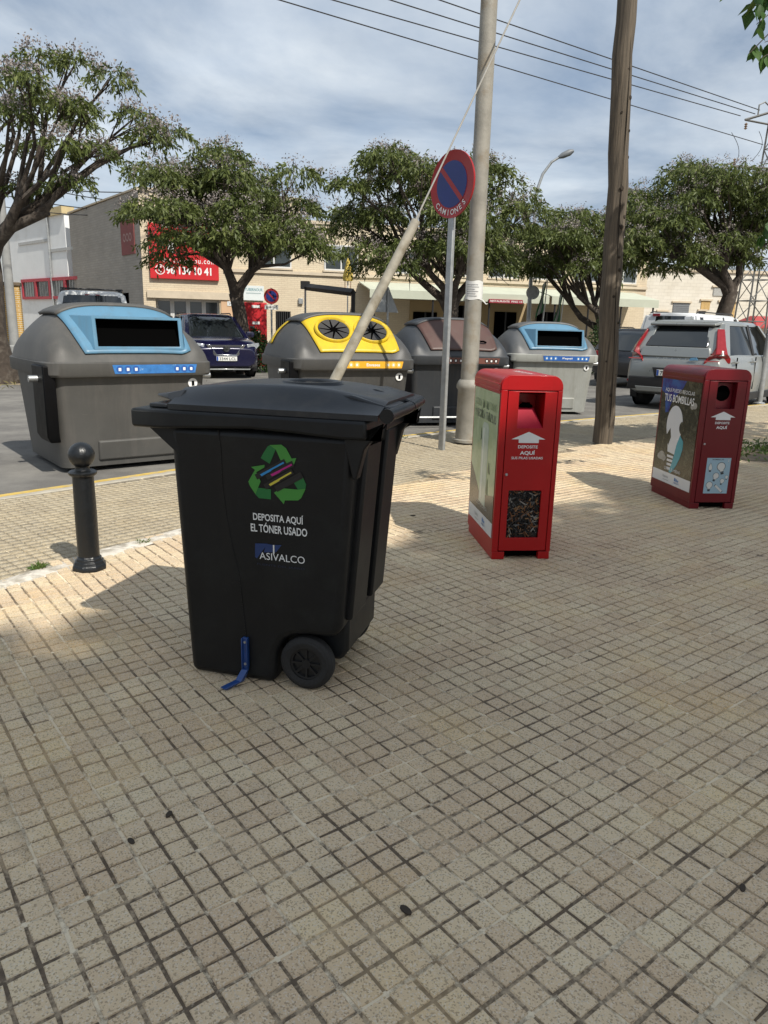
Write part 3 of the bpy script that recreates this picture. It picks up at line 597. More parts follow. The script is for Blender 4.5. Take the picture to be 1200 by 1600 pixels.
for (u, v, w, h, sgn) in ((0.42,0.575,0.10,0.05,-1),(0.60,0.575,0.10,0.05,1),(0.46,0.635,0.06,0.04,-1),(0.54,0.635,0.06,0.04,1),(0.72,0.28,0.06,0.06,1),(0.70,0.16,0.05,0.09,1),(0.40,0.45,0.03,0.07,-1)):
    splate('poster_leaf', [(Lp*u,zs+v),(Lp*u+sgn*w*0.35,zs+v+h*0.75),(Lp*u+sgn*w*0.75,zs+v-h*0.3),(Lp*u+sgn*w*0.2,zs+v-h*0.25)], LEAFP, 0.0028)
GRY2 = mat('poster_text_dark', (0.05,0.06,0.05), 0.3, var=0); GRY3 = mat('poster_text_soft', (0.20,0.27,0.13), 0.3, var=0)
text('lettering', 'CUIDA TU ENTORNO', GRY3, t, lambda u, v: sx(Lp*0.5+u, pz1-0.085+v, 0.0020), 0.50, 0.042)
text('lettering', 'Y RECICLA TUS PILAS', GRY2, t, lambda u, v: sx(Lp*0.5+u, pz1-0.150+v, 0.0020), 0.50, 0.048)
text('lettering', 'CUIDA EL PLANETA', mat('poster_text_pale', (0.40,0.40,0.36), 0.3, var=0), t, lambda u, v: sx(Lp*0.55+u, zs+0.045+v, 0.0022), 0.26, 0.022)
text('top_lettering', 'RECICLA', WHT, t, lambda u, v: (0.19-v, 0.25-u, 1.0465), 0.30, 0.05)

t, sx, splate, Lp, zs, pz1, Dp, sq = collection_box('bulb_collection_box', 'shade-darkened red light bulb collection box with forest poster and pale blue bulb panel', (2.312,5.442,0), R(6.5), 0.358, 0.65, 1.045, (0.13,0.003,0.008), 'bulb')  # red set darker because this box stands in tree shade
splate('poster', sq(0, Lp, zs, pz1), poster_mat('poster_forest', (0.035,0.034,0.020), (0.12,0.115,0.075), 13, lo=0.5, hi=0.72), 0.001)
splate('poster_sky', [(0.0,pz1-0.002),(Lp*0.62,pz1-0.002),(Lp*0.55,pz1-0.06),(Lp*0.30,pz1-0.17),(Lp*0.24,pz1-0.26),(Lp*0.16,pz1-0.27),(0.10*Lp,pz1-0.12),(0.0,pz1-0.10)], poster_mat('poster_blue', (0.03,0.02,0.16), (0.03,0.10,0.30), 9), 0.0014)
PW = mat('poster_bulb_white', (0.62,0.63,0.63), 0.25, var=0.02); TEAL = mat('poster_teal', (0.05,0.30,0.36), 0.25, var=0.08)
bc = (Lp*0.44, zs+0.385)
ov = [(bc[0]+0.125*math.cos(a), bc[1]+0.15*math.sin(a)) for a in [2*math.pi*k/28 for k in range(28)]]
ov = [p for p in ov if not (p[1] < bc[1]-0.08)]
ov.sort(key=lambda p: math.atan2(p[1]-bc[1], p[0]-bc[0]))
pts = [(bc[0]+0.125*math.cos(a), bc[1]+0.15*math.sin(a)) for a in [R(-35)+R(250)*k/24 for k in range(25)]]
pts += [(bc[0]-0.075,bc[1]-0.14),(bc[0]-0.06,bc[1]-0.22),(bc[0]+0.06,bc[1]-0.23),(bc[0]+0.08,bc[1]-0.13)]
splate('poster_bulb', pts, PW, 0.0018)
splate('poster_leaf_gap', [(bc[0]-0.055,bc[1]-0.03),(bc[0]-0.03,bc[1]-0.10),(bc[0]-0.06,bc[1]-0.17),(bc[0]-0.11,bc[1]-0.10)], mat('poster_forest', (0,0,0)), 0.0022)
splate('poster_tree_gap', [(bc[0]+0.125*1.0+0.045*math.cos(a), bc[1]-0.01+0.05*math.sin(a)) for a in [2*math.pi*k/14 for k in range(14)]], mat('poster_forest', (0,0,0)), 0.0022)
for k in range(4): splate('poster_bulb_thread', sq(bc[0]-0.058+0.004*k, bc[0]+0.04-0.004*k, bc[1]-0.262-0.032*k, bc[1]-0.244-0.032*k), PW, 0.0018)
splate('poster_stream', [(bc[0]+0.11,bc[1]-0.07),(bc[0]+0.165,bc[1]-0.11),(bc[0]+0.17,bc[1]-0.17),(bc[0]+0.14,bc[1]-0.25),(bc[0]+0.10,bc[1]-0.31),(bc[0]+0.055,bc[1]-0.36),(bc[0]+0.035,bc[1]-0.375),(bc[0]+0.005,bc[1]-0.38),(bc[0]-0.005,bc[1]-0.36),(bc[0]+0.02,bc[1]-0.33),(bc[0]+0.05,bc[1]-0.24),(bc[0]+0.07,bc[1]-0.15)], TEAL, 0.0026)
for cu, cv, rr in ((Lp*0.20,zs+0.12,0.05),(Lp*0.14,zs+0.11,0.035),(Lp*0.26,zs+0.105,0.035),(Lp*0.88,zs+0.56,0.035),(Lp*0.83,zs+0.55,0.028)):
    splate('poster_cloud', [(cu+rr*math.cos(a), cv+rr*0.7*math.sin(a)) for a in [2*math.pi*k/16 for k in range(16)]], mat('poster_cloud_grey', (0.30,0.29,0.26), 0.3, var=0.3, vs=20), 0.0016+0.0002*rr*10)
text('lettering', 'AQUÍ PUEDES RECICLAR', WHT, t, lambda u, v: sx(Lp*0.48+u, pz1-0.085+v, 0.0024), 0.46, 0.040)
text('lettering', 'TUS BOMBILLAS', WHT, t, lambda u, v: sx(Lp*0.48+u, pz1-0.148+v, 0.0024), 0.46, 0.058, 0.01)
text('lettering', 'CUIDA EL MEDIO', WHT, t, lambda u, v: sx(Lp*0.52+u, zs+0.032+v, 0.0030), 0.26, 0.022)
# bulb panel on the door
Wd, Ht = 0.358, 1.045; bx0, bx1, bz0, bz1 = Wd*0.27, Wd*0.80, Ht*0.115, Ht*0.375
mb = MB(); mb.box(bx0, bx1, -0.0012, 0.001, bz0, bz1); pan = mb.build('bulb_panel', mat('panel_blue', (0.30,0.43,0.50), 0.35, var=0.05), t)
LN = mat('panel_line', (0.03,0.035,0.04), 0.4, var=0); CRM = mat('panel_bulb', (0.60,0.60,0.56), 0.4, var=0.03)
def bulb(cx, cz, r, ang, kind='round'):
    ca, sa = math.cos(ang), math.sin(ang)
    if kind == 'round': pr = [(r*math.cos(a), r*math.sin(a)) for a in [R(-60)+R(300)*k/18 for k in range(19)]]+[(-0.45*r,-1.25*r),(0.45*r,-1.25*r)]
    elif kind == 'candle': pr = [(0,1.9*r),(0.5*r,0.9*r),(0.75*r,0),(0.5*r,-0.8*r),(-0.5*r,-0.8*r),(-0.75*r,0),(-0.5*r,0.9*r)]
    else: pr = [(-0.35*r,-1.6*r),(0.35*r,-1.6*r),(0.35*r,1.6*r),(-0.35*r,1.6*r)]
    for nm, sc2, m, y in (('bulb_outline',1.0,LN,-0.0016),('bulb_picture',0.88,CRM,-0.0020)):
        mb = MB(); mb.add([(cx+(a*ca-b*sa)*sc2, y, cz+(a*sa+b*ca)*sc2) for a, b in pr], [tuple(range(len(pr)))]); mb.build(nm, m, pan)
    if kind != 'tube':
        b0 = -1.3*r if kind == 'round' else -0.85*r
        mb = MB(); mb.add([(cx+(a*ca-b*sa), -0.0016, cz+(a*sa+b*ca)) for a, b in ((-0.36*r,b0-0.5*r),(0.36*r,b0-0.5*r),(0.36*r,b0),(-0.36*r,b0))], [(0,1,2,3)]); mb.build('bulb_cap', LN, pan)
pw, ph = bx1-bx0, bz1-bz0; q = lambda a, b: (bx0+a*pw, bz0+b*ph)
bulb(*q(0.62,0.76), 0.034, R(15)); bulb(*q(0.17,0.72), 0.022, R(0), 'candle'); bulb(*q(0.45,0.50), 0.025, R(-20)); bulb(*q(0.22,0.24), 0.027, R(0)); bulb(*q(0.74,0.36), 0.018, R(-15)); bulb(*q(0.62,0.14), 0.026, R(50), 'tube'); bulb(*q(0.90,0.47), 0.013, R(0)); bulb(*q(0.90,0.93), 0.009, R(0), 'tube')
text('lettering', 'BOMBILLAS', LN, pan, lambda u, v: (bx0+pw*0.46+u, -0.0016, bz1-0.012+v), 0.09, 0.009, 0.02)

# ------------------------------------------------------------------ bollard
IRON = mat('cast_iron_paint', (0.006,0.007,0.008), 0.36, var=0.2, vs=14, bump=0.25, bs=70)
t = thing('bollard', 'black cast iron bollard with ball top beside the pale seam', 'bollard', (-1.552,3.705,0), R(20))
def octring(r, z, n=8): return [(r*math.cos(2*math.pi*(k+0.5)/n), r*math.sin(2*math.pi*(k+0.5)/n), z) for k in range(n)]
mb = MB(); mb.loft([octring(r, z) for r, z in ((0.088,0),(0.088,0.022),(0.083,0.030),(0.080,0.030),(0.076,0.045),(0.068,0.048),(0.066,0.060),(0.058,0.066),(0.055,0.075))]); mb.build('base', IRON, t, bevel=0.003)
mb = MB(); mb.loft([octring(r, z, 16) for r, z in ((0.055,0.074),(0.0555,0.30),(0.053,0.48),(0.053,0.50))]); mb.build('shaft', IRON, t, smooth=30)
mb = MB(); mb.lathe([(0.052,0.498),(0.064,0.504),(0.070,0.512),(0.070,0.520),(0.060,0.528),(0.038,0.532),(0.034,0.545),(0.036,0.552)], 32); mb.build('collar', IRON, t, smooth=40)
mb = MB(); mb.lathe([(max(0.001,0.0655*math.sin(a)), 0.607-0.0655*math.cos(a)) for a in [math.pi*k/20 for k in range(1,21)]], 32); mb.build('ball', IRON, t, smooth=60)

# ------------------------------------------------------------------ no-parking sign for lorries
GALV = mat('galvanised', (0.36,0.37,0.37), 0.45, metal=0.55, var=0.2, vs=9, bump=0.1, bs=60)
gp = gr(690,700)
t = thing('no_parking_sign', 'round blue and red no parking sign reading CAMIONES on grey post', 'traffic sign', (gp[0],gp[1],0), R(-52))
mb = MB(); mb.box(-0.04,0.04,-0.02,0.02,-0.05,3.0); mb.build('post', GALV, t, bevel=0.008)
SR, SZ = 0.322, 2.70
RED = mat('sign_red', (0.30,0.012,0.014), 0.4, var=0.1, vs=4); SBL = mat('sign_blue', (0.008,0.022,0.15), 0.4, var=0.12, vs=4)
disc = bpy.data.objects.new('sign_disc', None); COL.objects.link(disc); disc.parent = t; disc.location = (0,-0.024,SZ)
mb = MB(); mb.lathe([(0.001,0.0),(SR-0.004,0.0),(SR,0.002),(SR,-0.022+0.028),(SR-0.004,0.008),(0.001,0.008)][:3]+[(SR,-0.018),(SR-0.012,-0.018),(SR-0.012,-0.004),(0.001,-0.004)], 48, (0,0,0), 'y'); mb.build('plate', RED, disc, smooth=30)
mb = MB(); mb.lathe([(0.001,0.0035),(0.222,0.0035),(0.222,0.002),(0.001,0.002)], 48, (0,0,0.0), 'y'); mb.build('blue_field', SBL, disc)
mb = MB(); a = R(-45); L, w = 0.225, 0.024
mb.add([(x*math.cos(a)-z*math.sin(a), -0.0045, x*math.sin(a)+z*math.cos(a)) for x, z in ((-L,-w),(L,-w),(L,w),(-L,w))], [(0,1,2,3)]); mb.build('slash', RED, disc)
mb = MB(); word = 'CAMIONES'
for k, ch in enumerate(word):
    ang = R(-90)+R(13.2)*(k-3.5); co, fs, asp = text_mesh(ch, 0.012); h = 0.055; w = min(h*asp, 0.055); rr = 0.268
    rot = ang+math.pi/2; c, s_ = math.cos(rot), math.sin(rot)
    mb.add([(rr*math.cos(ang)+(u*w)*c-(v*h)*s_, -0.0048, rr*math.sin(ang)+(u*w)*s_+(v*h)*c) for u, v in co], fs)
me = bpy.data.meshes.new('lettering'); me.from_pydata(mb.v, [], mb.f); link('lettering', me, WHT, disc)
for z in (2.55, 2.85):
    mb = MB(); mb.box(-0.05,0.05,-0.024,0.026,z,z+0.03); mb.build('clamp', GALV, t, bevel=0.003)

# ------------------------------------------------------------------ grey lamp column with paper notice
gp = gr(728,690)
t = thing('grey_column', 'tall grey metal column with taped paper notice behind the red box', 'pole', (gp[0],gp[1],0), 0)
COLM = mat('column_paint', (0.25,0.235,0.20), 0.6, var=0.2, vs=5, bump=0.2, bs=40, col2=(0.20,0.155,0.10), c2=(0.52,0.72), c2s=4)
mb = MB(); mb.lathe([(0.150,0),(0.150,0.03),(0.128,0.04),(0.125,0.60),(0.142,0.625),(0.142,0.66),(0.125,0.70),(0.108,0.72)], 32); mb.build('base_sleeve', COLM, t, smooth=40)
mb = MB(); mb.lathe([(0.098,0.70),(0.092,2.2),(0.091,2.21),(0.086,5.0),(0.078,9.0)], 32); mb.build('shaft', COLM, t, smooth=40)
nz0, nz1 = 1.60, 1.80
mb = MB(); P = []
for i in range(15):
    a = R(180+12)+R(170)*i/14; row = []
    for j in range(5):
        rr = 0.0975+0.0015*math.sin(5*a+j)+(0.006 if j == 0 and i in (2,3,9) else 0); row.append((rr*math.cos(a), rr*math.sin(a), nz0+(nz1-nz0)*j/4+0.006*math.sin(a*4)))
    P.append(row)
mb.grid(P); no = mb.build('paper_notice', mat('notice_paper', (0.62,0.62,0.60), 0.6, var=0.06, vs=20), t, smooth=60)
INK = mat('notice_ink', (0.22,0.22,0.23), 0.6, var=0)
for k in range(6):
    mb = MB(); z = nz1-0.045-0.024*k; P = []; w = random.uniform(0.5,0.85)
    for i in range(9):
        a = R(215)+R(110)*w*i/8; P.append([(0.1005*math.cos(a), 0.1005*math.sin(a), z+d) for d in (0, 0.006)])
    mb.grid(P); mb.build('notice_line', INK, no)
mb = MB(); mb.tube([(0.09,-0.06,1.60),(0.135,-0.075,1.555),(0.15,-0.08,1.56)], 0.006, 6); mb.build('cable_tie', WHT, t)

# ------------------------------------------------------------------ wooden utility pole and its stay
wp = gr(942,692); wt = atY(985,-120,wp[1]-0.05)
t = thing('wooden_pole', 'weathered brown wooden utility pole with dark knots', 'pole', (wp[0],wp[1],0), 0)
WOOD = bpy.data.materials.new('weathered_wood'); WOOD.use_nodes = True; tt = WOOD.node_tree; bb = tt.nodes['Principled BSDF']
tcw = tt.nodes.new('ShaderNodeTexCoord'); mpw = tt.nodes.new('ShaderNodeMapping'); mpw.inputs['Scale'].default_value = (24,24,0.8); tt.links.new(tcw.outputs['Object'], mpw.inputs[0])
nw = tt.nodes.new('ShaderNodeTexNoise'); nw.inputs['Scale'].default_value = 1.6; nw.inputs['Detail'].default_value = 8; nw.inputs['Roughness'].default_value = 0.65; tt.links.new(mpw.outputs[0], nw.inputs['Vector'])
rw = tt.nodes.new('ShaderNodeValToRGB'); rw.color_ramp.elements[0].position = 0.32; rw.color_ramp.elements[0].color = (0.034,0.027,0.020,1); rw.color_ramp.elements[1].position = 0.66; rw.color_ramp.elements[1].color = (0.145,0.115,0.082,1)
tt.links.new(nw.outputs[0], rw.inputs[0]); tt.links.new(rw.outputs[0], bb.inputs['Base Color']); bb.inputs['Roughness'].default_value = 0.85
bpw = tt.nodes.new('ShaderNodeBump'); bpw.inputs['Strength'].default_value = 0.8; bpw.inputs['Distance'].default_value = 0.015; tt.links.new(nw.outputs[0], bpw.inputs['Height']); tt.links.new(bpw.outputs[0], bb.inputs['Normal'])
top = Vector((wt[0]-wp[0], -0.05, 9.5)); ax = Vector(((wt[0]-wp[0])/wt[2]*9.5, -0.1, 9.5))
path = [(ax*(k/30))+Vector((0.012*math.sin(k*0.9)+0.008*math.sin(k*2.3), 0.01*math.cos(k*0.7), 0)) for k in range(31)]
mb = MB(); rings = []
for k, p in enumerate(path):
    r = 0.116-0.030*k/30; rings.append([(p.x+r*(1+0.035*math.sin(3*a+k*0.35)+0.02*math.sin(7*a-k*0.2))*math.cos(a), p.y+r*(1+0.03*math.sin(2*a+k*0.3))*math.sin(a), p.z) for a in [2*math.pi*j/28 for j in range(28)]])
mb.loft(rings); mb.build('shaft', WOOD, t, smooth=50)
KN = mat('wood_knot', (0.028,0.02,0.013), 0.9, var=0.3, vs=40, bump=0.5, bs=60)
for k in range(26):
    h = 0.5+k*0.235+random.uniform(-0.1,0.1); a = R(random.uniform(190,350)); p = ax*(h/9.5); r = 0.116-0.030*h/9.5
    mb = MB(); s_ = random.uniform(0.010,0.022)
    mb.lathe([(0.001,0.006),(s_*0.35,0.007),(s_*0.6,0.004),(s_,0.006),(s_*1.3,-0.004)], 10, (0,0,0), 'x'); o = mb.build('knot', KN, t, smooth=60); o.location = (p.x+r*math.cos(a), p.y+r*math.sin(a), h); o.rotation_euler = (0,0,a)
mb = MB(); crk = [(ax*(z/9.5))+Vector((0.03+0.012*math.sin(z*2.1), -(0.1155-0.0031*z), 0)) for z in np.linspace(0.2,6.5,24)]
mb.tube(crk, [0.004+0.002*math.sin(k*1.7) for k in range(24)], 6); mb.build('drying_crack', mat('crack_dark', (0.012,0.009,0.006), 1, var=0), t)
# stay: galvanised guard tube plus wire up to the pole
wa = np.array([wp[0]+ax.x*7/9.5, wp[1]-0.17]); wd_ = np.array([wp[0]+1.0-0.0, 0.0])
q0 = np.array([-1.05, 7.2]); dv = (wa-q0); nv = np.array([-dv[1], dv[0]])
def on_stay(x, y):
    d = ray(x, y); k = (q0.dot(nv))/(d[:2].dot(nv)); return CAM+d*k
mid0, ptube, ptm = on_stay(525,590), on_stay(650,345), on_stay(812,0)
low = mid0+(mid0-ptube)*((mid0[2]+0.0)/(ptube[2]-mid0[2])); anc = np.array([low[0], low[1], 0.0])
ptop = ptm+(ptm-ptube)*((wa[0]-ptm[0])/(ptm[0]-ptube[0])); print('stay', anc, ptop)
t = thing('pole_stay', 'slanting pale guard tube and stay wire tied to the wooden pole', 'stay wire', tuple(anc), 0)
rel = lambda p: tuple(np.array(p)-anc)
mb = MB(); mb.tube([rel(anc-(0,0,0.03)), rel(mid0), rel(ptube)], [0.058,0.053,0.046], 18); mb.build('guard_tube', mat('aged_plastic_tube', (0.30,0.275,0.22), 0.65, var=0.25, vs=7, bump=0.15, bs=40, col2=(0.19,0.16,0.11), c2=(0.5,0.7), c2s=6), t, smooth=40)
ptm = np.array(atY(812,0,ptube[1]+0.12))
mb = MB(); mb.tube([rel(ptube-(ptube-mid0)*0.1), rel(ptm), rel(ptop)], 0.0085, 8); mb.build('wire', mat('stay_wire', (0.42,0.40,0.36), 0.5, metal=0.4, var=0.1), t)
mb = MB(); mb.tube([rel(ptube), rel(ptube+(ptm-ptube)*0.04)], [0.020,0.011], 8); mb.build('clamp', GALV, t)
# ------------------------------------------------------------------ street containers
def sm(a, b, x):
    x = min(1, max(0, (x-a)/(b-a))); return x*x*(3-2*x)
def rrect(L, D, r, z, n=5, cx=0, cy=0):
    p = []
    for sx_, sy_, a0 in ((1,-1,-90),(1,1,0),(-1,1,90),(-1,-1,180)):
        for k in range(n+1):
            a = R(a0+90*k/n); p.append((cx+sx_*(L/2-r)+r*math.cos(a), cy+sy_*(D/2-r)+r*math.sin(a), z))
    return p
CL, CD, CH, ZR = 1.55, 1.50, 1.515, 1.00       # rim length, depth, height, rim height
def dome(u, v):                                # u along the front, v depth (-1 front)
    hu = (1-abs(u)**3.2)**0.55 if abs(u) < 1 else 0
    arch = (1-abs(v)**2.3)**0.55 if abs(v) < 1 else 0
    w = 1-abs(v); cham = min(1.0, w/0.62); cham = cham-0.10*math.sin(cham*math.pi)*0
    k = sm(0.60, 0.86, abs(u)); pr = arch*k+cham*(1-k)
    return ZR+0.02+(CH-ZR-0.02)*hu*(0.92*pr+0.08*arch)
def dpt(u, v, off=0.0):
    e = 0.004; p = Vector((u*CL/2, v*CD/2, dome(u, v)))
    if off:
        a = Vector(((u+e)*CL/2, v*CD/2, dome(min(u+e,0.999), v)))-p; b = Vector((u*CL/2, (v+e)*CD/2, dome(u, min(v+e,0.999))))-p
        n_ = a.cross(b).normalized(); p = p+n_*off
    return p
WST = mat('white_sticker', (0.75,0.75,0.73), 0.45, var=0.03)
def container(label, loc, rz, bodym, lidm, kind, panelm, stripm, bandm=None):
    t = thing('recycling_container', label, 'recycling container', loc, rz, 'street recycling containers')
    mb = MB(); mb.loft([rrect(CL*0.86, CD*0.80, 0.10, 0.05), rrect(CL*0.865, CD*0.805, 0.10, 0.11), rrect(CL*0.93, CD*0.90, 0.10, 0.86), rrect(CL*0.94, CD*0.92, 0.10, 0.93)]); mb.build('body', bodym, t, smooth=40)
    # pressed lower panel and vertical corner flutes
    fyv = lambda z: -(CD/2)*(0.80+0.10*(z-0.05)/0.81)-0.004
    for a0, a1, z0, z1, d in ((-0.36,0.44,0.09,0.30,0.016),):
        mb = MB(); mb.loft([[(a0+i_,fyv(z0)+0.03,z0),(a1-i_,fyv(z0)+0.03,z0),(a1-i_,fyv(z1)+0.03,z1),(a0+i_,fyv(z1)+0.03,z1)] if j == 0 else [(a0+i_,fyv(z0+i_)-d,z0+i_),(a1-i_,fyv(z0+i_)-d,z0+i_),(a1-i_,fyv(z1)-d,z1-i_),(a0+i_,fyv(z1)-d,z1-i_)] for j, i_ in ((0,0.0),(1,0.018))]); mb.build('front_panel', bodym, t, bevel=0.012, seg=3)
    for sx_ in (-1, 1):
        mb = MB(); mb.lathe([(0.001,0),(0.07,0),(0.075,0.02),(0.06,0.055),(0.001,0.055)], 16, (sx_*0.5,0.3,0)); mb.build('foot', RUB, t)
        mb = MB(); mb.lathe([(0.001,0),(0.07,0),(0.075,0.02),(0.06,0.055),(0.001,0.055)], 16, (sx_*0.5,-0.35,0)); mb.build('foot', RUB, t)
    # rim band, drooping in the middle of the front
    mb = MB(); rings = []
    for f_, z in ((0.955,0.885),(0.985,0.88),(1.0,0.90),(1.0,ZR),(0.985,ZR+0.012)):
        rr = rrect(CL*f_, CD*f_, 0.13, z, 8)
        rings.append(rr)
    mb.loft(rings); mb.build('rim', bandm or lidm, t, smooth=35)
    # domed lid
    nu, nv_ = 56, 40; P = []
    for i in range(nu+1):
        row = []
        for j in range(nv_+1):
            u, v = -1+2*i/nu, -1+2*j/nv_
            # squash the parameter square to a rounded rectangle
            q_ = 0.055*(abs(u)**6)*(abs(v)**6); uu, vv = u*(1-q_), v*(1-q_); row.append((uu*CL/2*0.995, vv*CD/2*0.995, dome(u, v)-0.012))
        P.append(row)
    mb = MB(); mb.grid(P); lid = mb.build('lid', lidm, t, smooth=60)
    # ridge along the top, coloured cover on the front slope
    def patch_on(nm, f_uv, m, off, nu=22, nv=14, solid=0.012, par=None):
        P = [[dpt(*f_uv(i/nu, j/nv), off) for j in range(nv+1)] for i in range(nu+1)]; mb = MB(); mb.grid(P); return mb.build(nm, m, par or t, smooth=60, solid=solid)
    lo, hi = -0.93, -0.38
    uv = lambda a, b: ((-0.56-0.14*b+(1.28+0.16*b)*a), lo+(hi-lo)*b)
    cov = patch_on('cover', uv, panelm, 0.004)
    patch_on('top_ridge', lambda a, b: (-0.70+1.40*a, -0.40+0.78*b), lidm, 0.012, solid=0.03)
    # mouth(s)
    if kind == 'slot':
        u0, u1 = -0.44, 0.64; A = dpt(u0, -0.90); B = dpt(u1, -0.90); z0, z1 = dome(0,-0.90)+0.008, dome(0,-0.58)+0.05; yf = -0.90*CD/2-0.006
        x0, x1 = u0*CL/2, u1*CL/2
        fr = [(x0,z0),(x1,z0),(x1,z1),(x0,z1)]; w = 0.034; fi = [(x0+w,z0+w*0.8),(x1-w,z0+w*0.8),(x1-w,z1-w*0.7),(x0+w,z1-w*0.7)]
        sl = lambda z: yf+(z-z0)*0.16
        mb = MB(); back = lambda z: yf+0.36
        Lp_ = [[(x, sl(z), z) for x, z in fr], [(x, sl(z), z) for x, z in fi], [(x, sl(z)+0.012, z) for x, z in fi]]
        mb.loft(Lp_, caps=False); mb.loft([[(x0-0.10,sl(z0)+0.05,z0-0.01),(x1+0.03,sl(z0)+0.03,z0-0.01),(x1+0.03,sl(z1)+0.30,z1+0.005),(x0-0.12,sl(z1)+0.30,z1+0.005)], [(x, sl(z), z) for x, z in fr]], caps=False); mb.build('hood', panelm, t, bevel=0.006)
        mb = MB(); zb0, zb1 = fi[0][1], fi[2][1]; mb.loft([[(x, sl(z)+0.012, z) for x, z in fi],[(x, sl(z)+0.016+0.11*(z-zb0)/(zb1-zb0), z) for x, z in fi]], caps=False); q4 = len(mb.v); mb.f.append((q4-4,q4-3,q4-2,q4-1)); mb.build('slot', DARK, t)  # black sloping sheet stands in for the unlit inside of the slot
    elif kind == 'round':
        for uc in (-0.26, 0.36):
            c = dpt(uc, -0.63, 0.014); a = dpt(uc, -0.55)-dpt(uc, -0.72); a.normalize(); xx = Vector((1,0,0)); n_ = xx.cross(a).normalized()
            el = lambda k, rx, ry, h: c+xx*(rx*math.cos(k))+a*(ry*math.sin(k))+n_*h
            ks = [2*math.pi*k/36 for k in range(36)]
            mb = MB(); mb.loft([[el(k,0.235,0.195,-0.005) for k in ks],[el(k,0.228,0.190,0.022) for k in ks],[el(k,0.212,0.175,0.028) for k in ks],[el(k,0.196,0.162,0.016) for k in ks],[el(k,0.190,0.155,0.004) for k in ks]], caps=False); mb.build('mouth_ring', panelm, t, smooth=60)
            mb = MB(); mb.add([el(k,0.192,0.157,0.006) for k in ks], [tuple(range(36))]); mb.build('mouth', DARK, t)
            for q in range(9):
                k0, k1 = 2*math.pi*q/9+0.3, 2*math.pi*(q+0.90)/9+0.3; mb = MB(); mb.add([el(k0,0.190,0.155,0.014), el((k0+k1)/2,0.191,0.156,0.015), el(k1,0.190,0.155,0.014), el((k0+k1)/2+0.25,0.045,0.036,0.008)], [(0,1,2,3)]); mb.build('rubber_flap', mat('flap_rubber', (0.020,0.018,0.017), 0.55, var=0.25, vs=8), t)
        # colour also runs down the left shoulder as a thin strip
        patch_on('shoulder_stripe', lambda a, b: (-0.97+0.30*a, 0.30+0.12*b-0.10*a), panelm, 0.006)
    else:
        mb = MB(); c = dpt(0.42,-0.80,0.02); mb.tube([c+Vector((-0.09,0,0)), c+Vector((-0.05,-0.02,0.015)), c+Vector((0.05,-0.02,0.015)), c+Vector((0.09,0,0))], 0.013, 8); mb.build('pull_handle', DARK, t)
    # sticker strip on the rim
    zs0, zs1 = 0.905, 0.985; y_ = -CD/2-0.002
    mb = MB(); mb.loft([[(-0.22,y_-0.002,zs1),(-0.20,y_-0.002,zs0),(0.57,y_-0.002,zs0),(0.59,y_-0.002,zs1)],[(-0.22,y_+0.003,zs1),(-0.20,y_+0.003,zs0),(0.57,y_+0.003,zs0),(0.59,y_+0.003,zs1)]]); st = mb.build('sticker_strip', stripm[0], t)
    if stripm[1]: text('lettering', stripm[1], WST, st, lambda u, v: (0.20+u, y_-0.0032, 0.945+v), 0.17, 0.035, 0.02)
    for xq in (-0.155,-0.08,-0.005,0.39,0.46,0.53):
        if kind == 'plain': xq = xq*1.0
        mb = MB(); mb.lathe([(0.001,0.0),(0.032,0.0),(0.032,-0.001),(0.001,-0.001)], 14, (xq, y_-0.0030, 0.945), 'y'); mb.build('pictogram', stripm[2], st)
        mb = MB(); mb.box(xq-0.012, xq+0.012, y_-0.0042, y_-0.0036, 0.931, 0.958); mb.build('pictogram_shape', stripm[3], st)
    # round white sticker at the right of the body
    zc = 0.80; yb = fyv(zc)-0.013
    mb = MB(); mb.lathe([(0.001,0.001),(0.047,0.001),(0.047,-0.012),(0.001,-0.012)], 24, (0.575, yb+0.008, zc), 'y'); s_ = mb.build('round_sticker', WST, t)
    mb = MB(); mb.box(0.563,0.590,yb+0.0055,yb+0.0065,zc-0.026,zc+0.022); mb.build('sticker_mark', DARK, s_)
    # lifting gear on the left end
    xl = -CL/2
    mb = MB(); mb.loft([[(xl*0.995,-0.66,0.30),(xl*0.88,-0.66,0.30),(xl*0.88,-0.34,0.30),(xl*0.995,-0.34,0.30)],[(xl*1.035,-0.69,0.36),(xl*0.9,-0.69,0.36),(xl*0.9,-0.32,0.36),(xl*1.035,-0.32,0.36)],[(xl*1.035,-0.69,0.98),(xl*0.9,-0.69,0.98),(xl*0.9,-0.32,0.98),(xl*1.035,-0.32,0.98)]]); mb.build('side_cover', mat('black_cover', (0.003,0.003,0.0035), 0.5, var=0.2, vs=8, spec=0.12), t, bevel=0.012)
    mb = MB(); mb.tube([(xl*1.02,-0.50,0.86),(xl*1.13,-0.50,0.86)], 0.030, 12); mb.build('lifting_pin', STEEL, t, smooth=40)
    mb = MB(); mb.tube([(-xl*0.96,-0.50,0.86),(-xl*1.08,-0.50,0.86)], 0.030, 12); mb.build('lifting_pin', STEEL, t, smooth=40)
    return t, fyv
DG = mat('container_grey', (0.070,0.068,0.063), 0.55, var=0.10, vs=2.5, bump=0.08, streak=((0.11,0.10,0.09),0.55), scuff=((0.20,0.19,0.17),0.35), bs=120, spec=0.35, col2=(0.092,0.088,0.08), c2=(0.5,0.75), c2s=2)
DG2 = mat('container_grey_dark', (0.052,0.051,0.049), 0.5, var=0.10, vs=2.5, bump=0.08, streak=((0.09,0.085,0.075),0.55), scuff=((0.20,0.19,0.17),0.35), bs=120)
